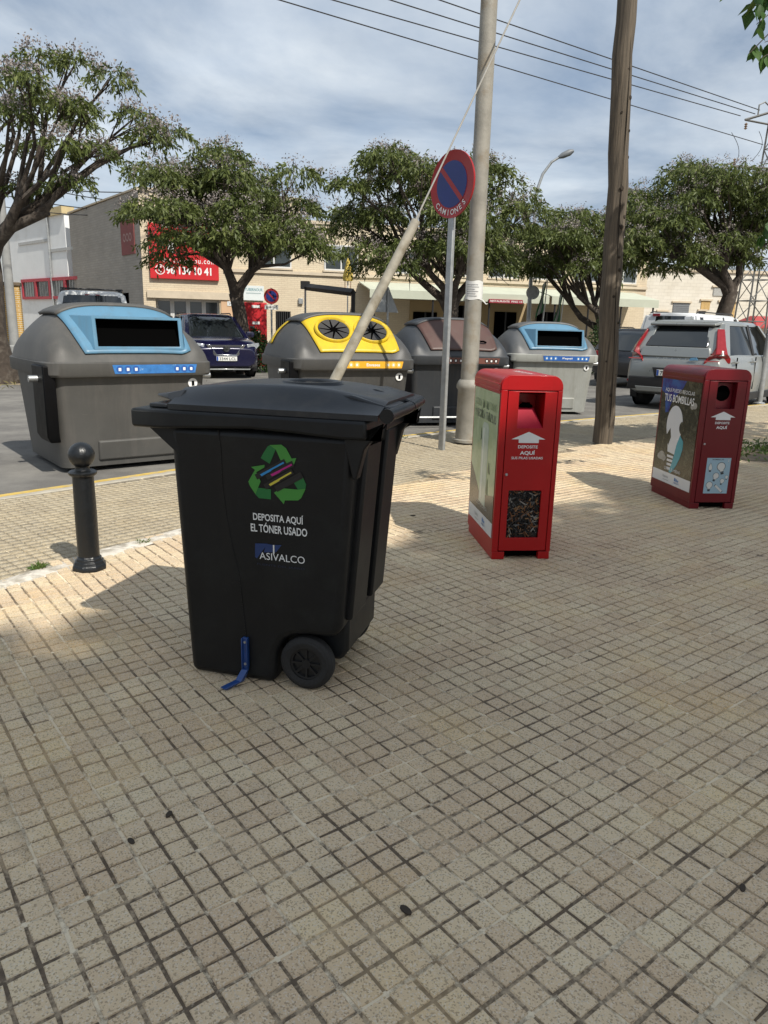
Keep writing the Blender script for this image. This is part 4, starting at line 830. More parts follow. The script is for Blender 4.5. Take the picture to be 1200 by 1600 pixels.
DG3 = mat('container_slate', (0.030,0.033,0.037), 0.5, var=0.12, vs=2.5, bump=0.08, streak=((0.065,0.06,0.055),0.55), scuff=((0.20,0.19,0.17),0.35), bs=120)
LG = mat('container_light_grey', (0.30,0.305,0.28), 0.55, var=0.06, vs=2.5, bump=0.08, streak=((0.17,0.16,0.13),0.55), scuff=((0.20,0.19,0.17),0.35), bs=120, col2=(0.24,0.24,0.215), c2=(0.5,0.75), c2s=2)
MG = mat('container_mid_grey', (0.085,0.087,0.087), 0.5, var=0.08, vs=2.5, bump=0.08, streak=((0.13,0.125,0.115),0.55), scuff=((0.20,0.19,0.17),0.35), bs=120)
PB = mat('paper_blue', (0.085,0.20,0.30), 0.42, var=0.08, streak=((0.10,0.09,0.07),0.30), vs=3); PY = mat('packaging_yellow', (0.58,0.40,0.012), 0.4, var=0.05, streak=((0.10,0.09,0.07),0.30), vs=3); PBR = mat('organic_brown', (0.075,0.036,0.028), 0.5, var=0.1, streak=((0.10,0.09,0.07),0.30), vs=3)
SB = mat('strip_blue', (0.035,0.16,0.42), 0.4, var=0.25, vs=12, col2=(0.30,0.42,0.55), c2=(0.62,0.70), c2s=14); SB2 = mat('strip_deep_blue', (0.02,0.09,0.32), 0.4, var=0.05); SO_ = mat('strip_orange', (0.72,0.36,0.02), 0.4, var=0.05); SO2 = mat('strip_amber', (0.80,0.50,0.10), 0.4, var=0.05); SBR = mat('strip_brown', (0.14,0.05,0.035), 0.45, var=0.1); SBR2 = mat('strip_brown_dark', (0.05,0.018,0.012), 0.45, var=0.1)
container('nearest grey paper container with blue slot hood and scraped blue sticker strip', (-2.78,7.47,-0.1), R(38.5), DG, DG, 'slot', PB, (SB, '', SB2, WST))
container('grey packaging container with yellow twin round mouths behind the wheelie bin', (-0.66,9.42,-0.1), R(24), DG2, DG2, 'round', PY, (SO_, 'Envases', SO2, WST))
tb, fyb = container('dark slate organic waste container with brown lid and white crest', (0.84,11.35,-0.1), R(15), DG3, DG3, 'plain', PBR, (SBR, '', SBR2, WST))
container('light grey bodied paper container with blue slot hood beside the wooden pole', (2.69,13.25,-0.1), R(7.5), LG, MG, 'slot', PB, (SB2, 'Papel', SB, WST), LG)
# crest on the brown-lidded container
yb = lambda z: fyb(z)-0.012
mb = MB(); mb.add([(x, yb(z)-0.001, z) for x, z in ((0.06,0.78),(0.09,0.80),(0.12,0.785),(0.15,0.80),(0.20,0.79),(0.20,0.70),(0.17,0.645),(0.13,0.625),(0.09,0.645),(0.06,0.70))], [tuple(range(10))]); cr = mb.build('crest', WST, tb)
for z in (0.74, 0.69): 
    mb = MB(); mb.add([(x, yb(q)-0.002, q) for x, q in ((0.09,z),(0.14,z+0.01),(0.14,z+0.026),(0.09,z+0.02))], [(0,1,2,3)]); mb.build('crest_detail', DG3, cr)
text('lettering', 'Paterna', WST, tb, lambda u, v: (0.12+u, yb(0.575+v)-0.001, 0.575+v), 0.20, 0.055, 0.02)
mb = MB(); ks = [2*math.pi*k/32 for k in range(33)]; mb.grid([[(0.33+r*math.cos(k), yb(0.70+1.25*r*math.sin(k))-0.001, 0.70+1.25*r*math.sin(k)) for k in ks] for r in (0.070,0.080)]); mb.build('seal_ring', WST, tb)
mb = MB(); mb.grid([[(0.33+r*math.cos(k), yb(0.70+1.25*r*math.sin(k))-0.001, 0.70+1.25*r*math.sin(k)) for k in ks] for r in (0.047,0.053)]); mb.build('seal_ring', WST, tb)
mb = MB(); mb.tube([(0.30,yb(0.66),0.64),(0.33,yb(0.7),0.74),(0.36,yb(0.66),0.64)], 0.006, 6); mb.build('seal_mark', WST, tb)
mb = MB(); mb.tube([(-0.9,-0.86,0.16),(0.55,-0.86,0.16)], 0.016, 8); mb.build('foot_pedal_bar', GALV, tb, smooth=40)

# ------------------------------------------------------------------ cars
GLASS = mat('car_glass', (0.012,0.015,0.017), 0.06, var=0, spec=0.9); BPL = mat('black_trim', (0.014,0.014,0.015), 0.55, var=0.1); CHR = mat('chrome', (0.62,0.62,0.62), 0.15, metal=1, var=0)
TAIL = mat('tail_light', (0.22,0.004,0.008), 0.2, var=0.1, vs=20, coat=0.25); LAMP = mat('headlamp', (0.42,0.44,0.46), 0.1, metal=0.4, var=0.35, vs=30, coat=0.8); ALLOY = mat('alloy', (0.22,0.22,0.23), 0.35, metal=0.7, var=0.1)
PLATEM = mat('number_plate', (0.66,0.66,0.62), 0.4, var=0.03); EUB = mat('plate_blue', (0.02,0.07,0.32), 0.4, var=0); INKB = mat('plate_ink', (0.012,0.012,0.012), 0.5, var=0)
def car(name, label, cat, loc, rz, paint, L, Wd, H, prof, cabin, wheels, wr=0.345, group='parked vehicles', rails=True):
    """prof: list (x, z_low, z_top, halfwidth factor); cabin: (xb0, xb1, xt0, xt1, z_belt) rear/front at belt and roof; x=0 rear bumper"""
    t = thing(name, label, cat, loc, rz, group); h = Wd/2
    mb = MB(); rings = []
    for x, zl, zt, k in prof:
        w = h*k; zm = zl+(zt-zl)*0.45; zs_ = zl+(zt-zl)*0.80
        rings.append([(x,0,zl),(x,w*0.80,zl),(x,w*0.97,zl+0.07),(x,w*1.0,zm),(x,w*0.985,zs_),(x,w*0.93,zt-0.035),(x,w*0.84,zt-0.004),(x,w*0.45,zt+0.012),(x,0,zt+0.016),
                      (x,-w*0.45,zt+0.012),(x,-w*0.84,zt-0.004),(x,-w*0.93,zt-0.035),(x,-w*0.985,zs_),(x,-w*1.0,zm),(x,-w*0.97,zl+0.07),(x,-w*0.80,zl)])
    mb.loft(rings); body = mb.build('body', paint, t, smooth=38, bevel=0.02, seg=2)
    xb0, xb1, xt0, xt1, zb = cabin; wb, wt_ = h*0.90, h*0.70
    zr = H-0.03
    def cab(f, y_s, o=0.0):                  # f: 0 belt .. 1 roof
        xr = xb0+(xt0-xb0)*f; xf = xb1+(xt1-xb1)*f; w = wb+(wt_-wb)*f+o; z = zb-0.03+(zr-zb+0.03)*f; return xr-o, xf+o, w, z
    rg = []
    for f in (0, 0.35, 0.7, 0.93):
        xr, xf, w, z = cab(f, 0); bul = 0.05
        rg.append([(xr,-w*0.86,z),(xr-bul,0,z),(xr,w*0.86,z),(xr+0.10,w,z),((xr+xf)/2,w*1.02,z),(xf-0.12,w*0.97,z),(xf,w*0.82,z),(xf+bul,0,z),(xf,-w*0.82,z),(xf-0.12,-w*0.97,z),((xr+xf)/2,-w*1.02,z),(xr+0.10,-w,z)])
    mb = MB(); mb.loft(rg); mb.build('glazing', GLASS, t, smooth=50)
    # roof
    rr = []
    for f, sc_, dz in ((0.90,1.02,0),(0.96,1.03,0),(1.0,0.97,0.012),(1.0,0.80,0.03),(1.0,0.4,0.038)):
        xr, xf, w, z = cab(min(f,1), 0); cx = (xr+xf)/2; hx = (xf-xr)/2
        xs = 1 if sc_ > 0.9 else (0.94 if sc_ > 0.7 else 0.8)
        rr.append([(cx+(a*hx*xs)+(0.0), b*w*sc_, z+dz) for a, b in ((-1,-0.86),(-1.03,0),(-1,0.86),(-0.9,1),(0,1.02),(0.86,0.97),(1,0.82),(1.04,0),(1,-0.82),(0.86,-0.97),(0,-1.02),(-0.9,-1))])
    mb = MB(); mb.loft(rr); mb.build('roof', paint, t, smooth=60)
    for s_ in (-1, 1):
        def pil(a0, a1, b0, b1, nm='pillar', m=paint):
            mb = MB(); x0, x1, w0, z0 = cab(0.0,0); X0_, X1_, w1, z1 = cab(0.95,0)
            mb.loft([[(a0,s_*w0*1.035,z0),(a1,s_*w0*1.035,z0),(a1,s_*w0*0.90,z0),(a0,s_*w0*0.90,z0)],[(b0,s_*w1*1.045,z1),(b1,s_*w1*1.045,z1),(b1,s_*w1*0.88,z1),(b0,s_*w1*0.88,z1)]]); mb.build(nm, m, t, bevel=0.01)
        pil(xb0-0.02, xb0+0.34, xt0-0.0, xt0+0.20); pil(xb1-0.13, xb1+0.02, xt1-0.12, xt1-0.02)
        mid_ = (xb0+xb1)/2; pil(mid_-0.02, mid_+0.09, mid_-0.05, mid_+0.05, 'door_pillar', BPL)
        if rails: mb = MB(); mb.tube([(xt0+0.15, s_*wt_*0.95, H+0.0),(xt0+0.3, s_*wt_*0.98, H+0.035),(xt1-0.35, s_*wt_*0.98, H+0.035),(xt1-0.2, s_*wt_*0.95, H)], 0.016, 6).build('roof_rail', BPL, t)
        for xw in wheels:
            w_ = bpy.data.objects.new('wheel', None); COL.objects.link(w_); w_.parent = t; w_.location = (xw, s_*(h+0.022), wr)
            mb = MB(); mb.lathe([(wr*0.62,0.0),(wr*0.70,-0.008),(wr*0.94,-0.004),(wr,0.02),(wr,0.19),(wr*0.93,0.215),(wr*0.6,0.21)], 32, (0,0,0), 'y')
            if s_ > 0: mb.v = [(x, -y, z) for x, y, z in mb.v]
            mb.v = [(x, -y, z) for x, y, z in mb.v]; mb.v = [(x, y, z) for x, y, z in mb.v]
            mb.build('tyre', RUB, w_, smooth=40)
            mb = MB(); mb.lathe([(0.001,0.02),(wr*0.16,0.015),(wr*0.6,0.0),(wr*0.64,-0.004),(wr*0.64,0.1),(0.001,0.1)], 24, (0,0,0), 'y')
            if s_ > 0: mb.v = [(x, -y, z) for x, y, z in mb.v]
            mb.v = [(x, -y, z) for x, y, z in mb.v]
            mb.build('rim', ALLOY, w_, smooth=30)
            mb = MB(); pr = [(xw+(wr+0.085)*math.cos(a), wr+(wr+0.085)*math.sin(a)) for a in [R(-25)+R(230)*k/18 for k in range(19)]]+[(xw+(wr+0.03)*math.cos(a), wr+(wr+0.03)*math.sin(a)) for a in [R(205)-R(230)*k/18 for k in range(19)]]
            mb.loft([[(x, s_*(h+0.014), z) for x, z in pr], [(x, s_*(h-0.12), z) for x, z in pr]]); mb.build('wheel_arch', BPL, t)
            mb = MB(); mb.lathe([(0.001,0.012),(wr+0.04,0.012),(wr+0.04,-0.012),(0.001,-0.012)], 24, (xw, s_*(h-0.006), wr+0.01), 'y'); mb.build('arch_void', DARK, t)
        mb = MB(); mb.box(wheels[0]+wr+0.08, wheels[1]-wr-0.08, s_*(h-0.03) if s_ > 0 else s_*(h+0.006), s_*(h+0.006) if s_ > 0 else s_*(h-0.03), 0.20, 0.34); mb.build('sill', BPL, t, bevel=0.01)
        for xd in (mid_+0.0, xb0+0.55):
            mb = MB(); mb.box(xd, xd+0.006, s_*(h+0.0015) if s_ < 0 else s_*(h-0.02), s_*(h-0.02) if s_ < 0 else s_*(h+0.0015), 0.40, zb-0.06); mb.build('door_seam', DARK, t)
        for xd in (mid_+0.02, mid_-0.98):
            mb = MB(); mb.tube([(xd-0.26,s_*(h*0.985),zb-0.14),(xd-0.25,s_*(h+0.025),zb-0.14),(xd-0.06,s_*(h+0.025),zb-0.14),(xd-0.05,s_*(h*0.985),zb-0.14)], 0.015, 6); mb.build('door_handle', paint, t)
        mb = MB(); mb.loft([rrect(0.10,0.20,0.03,zb+0.0,3,xb1-0.45,s_*(h+0.06)), rrect(0.13,0.24,0.04,zb+0.07,3,xb1-0.45,s_*(h+0.07)), rrect(0.08,0.20,0.03,zb+0.14,3,xb1-0.45,s_*(h+0.06))]); mb.build('door_mirror', paint, t, smooth=60)
    return t
def plate(t, x, yc, z, txt, back, w=0.52, h=0.11):
    s_ = -1 if back else 1                   # face direction along x
    yy = (lambda u: yc-u) if back else (lambda u: yc+u)
    mb = MB(); mb.box(min(x,x+0.012*s_), max(x,x+0.012*s_), yc-w/2, yc+w/2, z-h/2, z+h/2); p = mb.build('number_plate', PLATEM, t, bevel=0.004)
    xf = x+0.0135*s_
    # left edge as seen by a viewer facing the plate
    lf = -1
    mb = MB(); mb.add([(xf, yy(u), z+v) for u, v in ((-w/2+0.005,-h/2+0.004),(-w/2+0.045,-h/2+0.004),(-w/2+0.045,h/2-0.004),(-w/2+0.005,h/2-0.004))], [(0,1,2,3)]); mb.build('plate_band', EUB, p)
    ww = w*0.82 if len(txt) > 5 else w*0.40
    text('lettering', txt, INKB, p, lambda u, v: (xf, yy(u+0.025-(w*0.82-ww)/2), z+v), ww, h*0.66, 0.012)
SIL = mat('silver_paint', (0.27,0.28,0.27), 0.3, metal=0.35, var=0.03, coat=0.5); NVY = mat('navy_paint', (0.005,0.005,0.030), 0.25, metal=0.2, var=0.05, coat=0.7); WHP = mat('white_paint', (0.62,0.63,0.63), 0.35, var=0.03, coat=0.4); BKP = mat('black_paint', (0.012,0.012,0.014), 0.25, var=0.05, coat=0.6)
suv = [(0.0,0.42,0.86,0.86),(0.06,0.32,0.98,0.93),(0.30,0.26,1.06,0.985),(0.9,0.22,1.07,1.0),(2.0,0.21,1.06,1.0),(3.0,0.22,1.04,0.99),(3.35,0.23,1.03,0.985),(3.9,0.25,0.98,0.96),(4.25,0.28,0.90,0.90),(4.42,0.36,0.74,0.80)]
vt = car('grey_suv', 'silver grey SUV seen from behind with tall red tail lights', 'car', (5.22,13.82,-0.1), R(47), SIL, 4.42, 1.86, 1.65, suv, (0.10,3.25,0.50,2.35,1.06), (0.84,3.54), 0.355, rails=False)
# rear of the SUV
mb = MB(); mb.loft([[(0.055,-0.58,1.16),(0.055,0.58,1.16),(0.12,0.58,1.16),(0.12,-0.58,1.16)],[(0.285,-0.50,1.47),(0.285,0.50,1.47),(0.36,0.57,1.49),(0.36,-0.57,1.49)]]); mb.build('rear_window', GLASS, vt, bevel=0.03)
mb = MB(); mb.loft([[(0.25,-0.60,1.54),(0.25,0.60,1.54),(0.62,0.62,1.58),(0.62,-0.62,1.58)],[(0.24,-0.60,1.585),(0.24,0.60,1.585),(0.62,0.62,1.65),(0.62,-0.62,1.65)]]); mb.build('roof_spoiler', SIL, vt, bevel=0.015)
mb = MB(); mb.loft([[(0.022,-0.66,0.98),(0.022,0.66,0.98),(0.2,0.66,0.98),(0.2,-0.66,0.98)],[(0.062,-0.62,1.165),(0.062,0.62,1.165),(0.16,0.62,1.165),(0.16,-0.62,1.165)]]); mb.build('tailgate', SIL, vt, bevel=0.015)
for s_ in (-1, 1):
    mb = MB(); mb.loft([[(0.045,s_*0.54,1.06),(0.10,s_*0.85,1.06),(0.30,s_*0.86,1.06),(0.30,s_*0.60,1.06)],[(0.285,s_*0.47,1.52),(0.33,s_*0.665,1.52),(0.50,s_*0.665,1.52),(0.50,s_*0.47,1.52)]]); mb.build('tailgate_frame', SIL, vt, bevel=0.012)
    mb = MB(); f = lambda y, z, x: (x, s_*y, z)
    mb.loft([[f(0.64,1.50,0.26),f(0.72,1.50,0.40),f(0.72,1.48,0.42),f(0.62,1.44,0.30)],[f(0.74,1.20,0.075),f(0.84,1.20,0.24),f(0.83,1.18,0.28),f(0.70,1.15,0.10)],[f(0.76,1.06,0.012),f(0.90,1.06,0.20),f(0.88,1.05,0.26),f(0.66,1.05,0.06)],[f(0.62,0.99,-0.002),f(0.925,0.99,0.30),f(0.90,0.97,0.36),f(0.60,0.99,0.05)],[f(0.56,0.88,-0.008),f(0.925,0.90,0.30),f(0.90,0.90,0.36),f(0.55,0.88,0.05)]]); mb.build('tail_light', TAIL, vt, bevel=0.012)
    mb = MB(); mb.box(-0.012,-0.009,s_*0.58 if s_ > 0 else s_*0.84,s_*0.84 if s_ > 0 else s_*0.58,0.925,0.945); mb.build('tail_light_bar', mat('tail_bright', (0.55,0.12,0.12), 0.2, var=0), vt)
    mb = MB(); mb.box(0.0,0.05,s_*0.60 if s_ > 0 else s_*0.84,s_*0.84 if s_ > 0 else s_*0.60,0.50,0.54); mb.build('reflector', TAIL, vt)
mb = MB(); mb.loft([[(0.03,-0.86,0.36),(0.03,0.86,0.36),(0.3,0.92,0.36),(0.3,-0.92,0.36)],[(-0.015,-0.82,0.42),(-0.015,0.82,0.42),(0.3,0.935,0.42),(0.3,-0.935,0.42)],[(-0.02,-0.80,0.60),(-0.02,0.80,0.60),(0.3,0.935,0.62),(0.3,-0.935,0.62)]]); mb.build('bumper', BPL, vt, bevel=0.02)
mb = MB(); mb.loft([[(-0.005,-0.62,0.33),(-0.005,0.62,0.33),(0.2,0.66,0.33),(0.2,-0.66,0.33)],[(-0.028,-0.66,0.42),(-0.028,0.66,0.42),(0.2,0.7,0.42),(0.2,-0.7,0.42)]]); mb.build('skid_plate', SIL, vt, bevel=0.01)
mb = MB(); mb.prism([(-0.36,0.78),(0.36,0.78),(0.30,0.60),(-0.30,0.60)], lambda y, z: (-0.022, y, z), lambda y, z: (0.03, y, z)); mb.build('plate_recess', BPL, vt, bevel=0.01)
plate(vt, -0.024, 0.0, 0.685, '7027', True)
text('lettering', 'VOLVO', mat('badge', (0.55,0.56,0.56), 0.3, metal=0.5, var=0), vt, lambda u, v: (-0.004+(0.05 if v > 9 else 0.0), -u, 0.955+v), 0.62, 0.035, 0.0, 2.2)
mb = MB(); mb.loft([[(-0.006,-0.30,0.93),(-0.006,-0.46,0.94),(-0.006,-0.43,0.99),(-0.006,-0.33,0.98)],[(0.01,-0.30,0.93),(0.01,-0.46,0.94),(0.01,-0.43,0.99),(0.01,-0.33,0.98)]]); mb.build('blue_badge', mat('badge_blue', (0.12,0.28,0.45), 0.4, var=0.2, vs=30), vt)
mb = MB(); mb.loft([[(0.62,0,1.655),(0.72,0.02,1.655),(0.80,0,1.66),(0.72,-0.02,1.655)],[(0.60,0,1.66),(0.62,0.005,1.72),(0.63,0,1.73),(0.62,-0.005,1.72)]]); mb.build('aerial_fin', SIL, vt, bevel=0.004)

qx, qy = -4.42, 18.9
qt = car('navy_crossover', 'dark navy crossover facing the camera with chrome grille', 'car', (qx-4.35*math.cos(R(-66))+0.35, qy-4.35*math.sin(R(-66)), -0.1), R(-66), NVY, 4.38, 1.81, 1.60, [(0.0,0.45,0.85,0.86),(0.1,0.32,0.98,0.95),(0.6,0.22,1.02,1.0),(2.0,0.21,1.02,1.0),(3.2,0.22,1.02,0.995),(3.6,0.23,1.00,0.98),(4.0,0.24,0.95,0.96),(4.25,0.26,0.88,0.91),(4.38,0.32,0.74,0.80)], (0.12,3.30,0.5,2.35,1.02), (0.75,3.40), 0.34)
X = 4.375
def fpl(nm, pts, m, x0=X-0.05, x1=X+0.012, bev=0.006):
    mb = MB(); mb.prism(pts, lambda y, z: (x0-0.20*abs(y)**2.2, y, z), lambda y, z: (x1-0.20*abs(y)**2.2, y, z)); return mb.build(nm, m, qt, bevel=bev)
fpl('grille', [(-0.50,0.84),(0.50,0.84),(0.30,0.58),(-0.30,0.58)], BPL)
fpl('lower_intake', [(-0.62,0.40),(0.62,0.40),(0.70,0.27),(-0.70,0.27)], BPL, x1=X+0.02)
for s_ in (-1, 1):
    fpl('grille_chrome', [(s_*0.50,0.85),(s_*0.40,0.85),(s_*0.24,0.60),(s_*0.30,0.58)] if s_ > 0 else [(s_*0.40,0.85),(s_*0.50,0.85),(s_*0.30,0.58),(s_*0.24,0.60)], CHR, X-0.02, X+0.024)
    fpl('headlight', [(s_*0.53,0.86),(s_*0.86,0.90),(s_*0.88,0.84),(s_*0.78,0.74),(s_*0.56,0.74)], LAMP, X-0.06, X+0.018)
    fpl('fog_light_trim', [(s_*0.62,0.545),(s_*0.86,0.60),(s_*0.86,0.63),(s_*0.62,0.565)], CHR, X-0.06, X+0.024)
    fpl('fog_light', [(s_*0.70,0.42),(s_*0.80,0.42),(s_*0.80,0.48),(s_*0.70,0.48)], LAMP, X-0.06, X+0.024)
fpl('grille_chrome', [(-0.30,0.605),(0.30,0.605),(0.28,0.575),(-0.28,0.575)], CHR, X-0.02, X+0.024)
mb = MB(); mb.lathe([(0.055,X+0.02),(0.058,X+0.035),(0.075,X+0.035),(0.078,X+0.02)], 24, (0,0,0.75), 'x'); mb.build('badge_ring', CHR, qt, smooth=50)
mb = MB(); mb.box(X+0.02,X+0.04,-0.09,0.09,0.737,0.765); mb.build('badge_bar', CHR, qt)
plate(qt, X+0.022, 0, 0.505, '3344 LCL', False)
fpl('bumper_strip', [(-0.62,0.255),(0.62,0.255),(0.60,0.225),(-0.60,0.225)], SIL, x1=X+0.03)
mb = MB(); mb.box(3.5,4.2,-0.12,0.12,1.005,1.012); mb.build('bonnet_crease', NVY, qt) if False else None

van = [(0.0,0.45,1.0,0.94),(0.05,0.32,1.10,0.98),(0.5,0.24,1.12,1.0),(2.0,0.22,1.12,1.0),(3.3,0.22,1.10,1.0),(3.7,0.24,1.05,0.98),(4.2,0.28,0.92,0.92),(4.4,0.36,0.75,0.82)]
w1 = car('white_van', 'white van roof with black roof bars showing over the grey paper container', 'van', (-6.45,16.6,-0.1), R(112), WHP, 4.4, 1.82, 1.98, van, (0.03,3.5,0.14,2.6,1.10), (0.8,3.5), 0.33)
mb = MB(); mb.box(0.05,0.10,-0.62,0.62,1.22,1.72); mb.build('rear_window', GLASS, w1, bevel=0.03)
mb = MB(); mb.box(0.10,0.16,-0.15,0.15,1.88,1.91); mb.build('brake_light', TAIL, w1)
for xb in (0.55, 1.9):
    mb = MB(); mb.tube([(xb,-0.62,1.96),(xb,-0.62,2.03),(xb,0.62,2.03),(xb,0.62,1.96)], 0.022, 6); mb.build('roof_bar', BPL, w1)
    for s_ in (-1,1):
        mb = MB(); mb.box(xb-0.06,xb+0.06,s_*0.60-0.05,s_*0.60+0.05,1.93,2.05); mb.build('roof_bar_foot', BPL, w1, bevel=0.01)
w2 = car('white_van', 'white panel van parked ahead of the silver SUV', 'van', (7.55,20.6,-0.1), R(47), WHP, 4.9, 1.90, 1.95, [(0.0,0.45,1.0,0.94),(0.05,0.32,1.20,0.98),(0.5,0.24,1.22,1.0),(2.0,0.22,1.22,1.0),(3.6,0.22,1.20,1.0),(4.2,0.24,1.1,0.98),(4.7,0.28,0.95,0.92),(4.9,0.36,0.75,0.82)], (0.03,4.1,0.10,3.2,1.20), (0.9,3.9), 0.34)
for s_ in (-1,1):
    mb = MB(); mb.box(-0.01,0.10,s_*0.80-0.08,s_*0.80+0.08,0.75,1.25); mb.build('tail_light', TAIL, w2, bevel=0.01)
mb = MB(); mb.loft([[(0.01,-0.80,1.18),(0.01,0.80,1.18),(0.3,0.86,1.18),(0.3,-0.86,1.18)],[(0.08,-0.66,1.88),(0.08,0.66,1.88),(0.3,0.70,1.88),(0.3,-0.70,1.88)]]); mb.build('rear_door_panel', WHP, w2, bevel=0.03)
mb = MB(); mb.loft([[(0.6,-0.872,1.20),(2.9,-0.872,1.20),(2.9,0.872,1.20),(0.6,0.872,1.20)],[(0.6,-0.70,1.86),(2.9,-0.70,1.86),(2.9,0.70,1.86),(0.6,0.70,1.86)]]); mb.build('side_panel', WHP, w2, bevel=0.02)
mb = MB(); mb.box(0.05,0.10,0.28,0.48,1.86,1.93); mb.build('brake_light', TAIL, w2)
w3 = car('black_car', 'black car partly hidden behind the wooden pole', 'car', (6.0,19.3,-0.1), R(50), BKP, 4.3, 1.80, 1.50, [(a, b, c*0.94, d) for a, b, c, d in suv], (0.10,3.25,0.55,2.35,0.98), (0.84,3.5), 0.33)
for s_ in (-1,1):
    mb = MB(); mb.box(-0.01,0.12,s_*0.74-0.12,s_*0.74+0.12,0.78,0.92); mb.build('tail_light', TAIL, w3, bevel=0.01)
# ------------------------------------------------------------------ trees
BARK = mat('bark', (0.055,0.042,0.032), 0.95, var=0.35, vs=9, bump=1.0, bs=22, col2=(0.12,0.10,0.08), c2=(0.5,0.7), c2s=7)
def leaf_mat(name, a, b, c, trans=0.25):
    m = bpy.data.materials.new(name); m.use_nodes = True; t = m.node_tree; bs = t.nodes['Principled BSDF']
    ge = t.nodes.new('ShaderNodeNewGeometry'); rp = t.nodes.new('ShaderNodeValToRGB'); e = rp.color_ramp.elements
    e[0].color = (*a, 1); e[1].color = (*c, 1); e.new(0.6).color = (*b, 1)
    n = t.nodes.new('ShaderNodeTexNoise'); n.inputs['Scale'].default_value = 1.6; n.inputs['Detail'].default_value = 3; t.links.new(ge.outputs['Position'], n.inputs['Vector'])
    v = mth(t, 'ADD', mth(t, 'MULTIPLY', ge.outputs['Random Per Island'], 0.62), mth(t, 'MULTIPLY', mth(t, 'SUBTRACT', n.outputs[0], 0.22), 0.7))
    t.links.new(v, rp.inputs[0]); t.links.new(rp.outputs[0], bs.inputs['Base Color']); bs.inputs['Roughness'].default_value = 0.5; bs.inputs['Specular IOR Level'].default_value = 0.35
    tr = t.nodes.new('ShaderNodeBsdfTranslucent'); t.links.new(rp.outputs[0], tr.inputs[0]); ms = t.nodes.new('ShaderNodeMixShader'); ms.inputs[0].default_value = trans
    t.links.new(bs.outputs[0], ms.inputs[1]); t.links.new(tr.outputs[0], ms.inputs[2]); t.links.new(ms.outputs[0], t.nodes['Material Output'].inputs[0]); return m
LEAF = leaf_mat('chinaberry_leaf', (0.056,0.074,0.022), (0.110,0.140,0.038), (0.215,0.235,0.075), 0.34)
BLOS = leaf_mat('chinaberry_blossom', (0.18,0.155,0.14), (0.27,0.235,0.22), (0.38,0.33,0.32), 0.2)
NEARL = leaf_mat('ovate_leaf', (0.020,0.052,0.012), (0.045,0.105,0.020), (0.16,0.22,0.05), 0.35)
def leaves_np(C, D, Ln, Wd, droop=0.15):
    """C base points, D directions (unit), lengths, widths -> diamond leaves with a bent tip"""
    n = len(C); r = rng.normal(size=(n,3)); S_ = np.cross(D, r); S_ /= np.linalg.norm(S_, axis=1)[:, None]+1e-9
    L_ = Ln[:, None]; W_ = Wd[:, None]; dn = np.array([0,0,-1.0])
    p0 = C; p1 = C+D*L_*0.45+S_*W_*0.5; p3 = C+D*L_*0.45-S_*W_*0.5; p2 = C+D*L_+dn*L_*droop
    V = np.stack([p0,p1,p2,p3], 1).reshape(-1,3); F = np.arange(4*n).reshape(n,4); return V, F
def lobe_points(nl, centre, rad, flat=0.0, gap=0.0):
    out = []
    k = 0
    while len(out) < nl and k < 5000:
        k += 1; v = rng.normal(size=3); v /= np.linalg.norm(v)
        if v[2] < -0.72: continue
        rr = rng.uniform(0.62, 1.0) if rng.random() < 0.8 else rng.uniform(0.25,0.6); p = np.array(centre)+v*np.array(rad)*rr
        if all(np.linalg.norm(p-q) > gap for q in out): out.append(p)
    return out
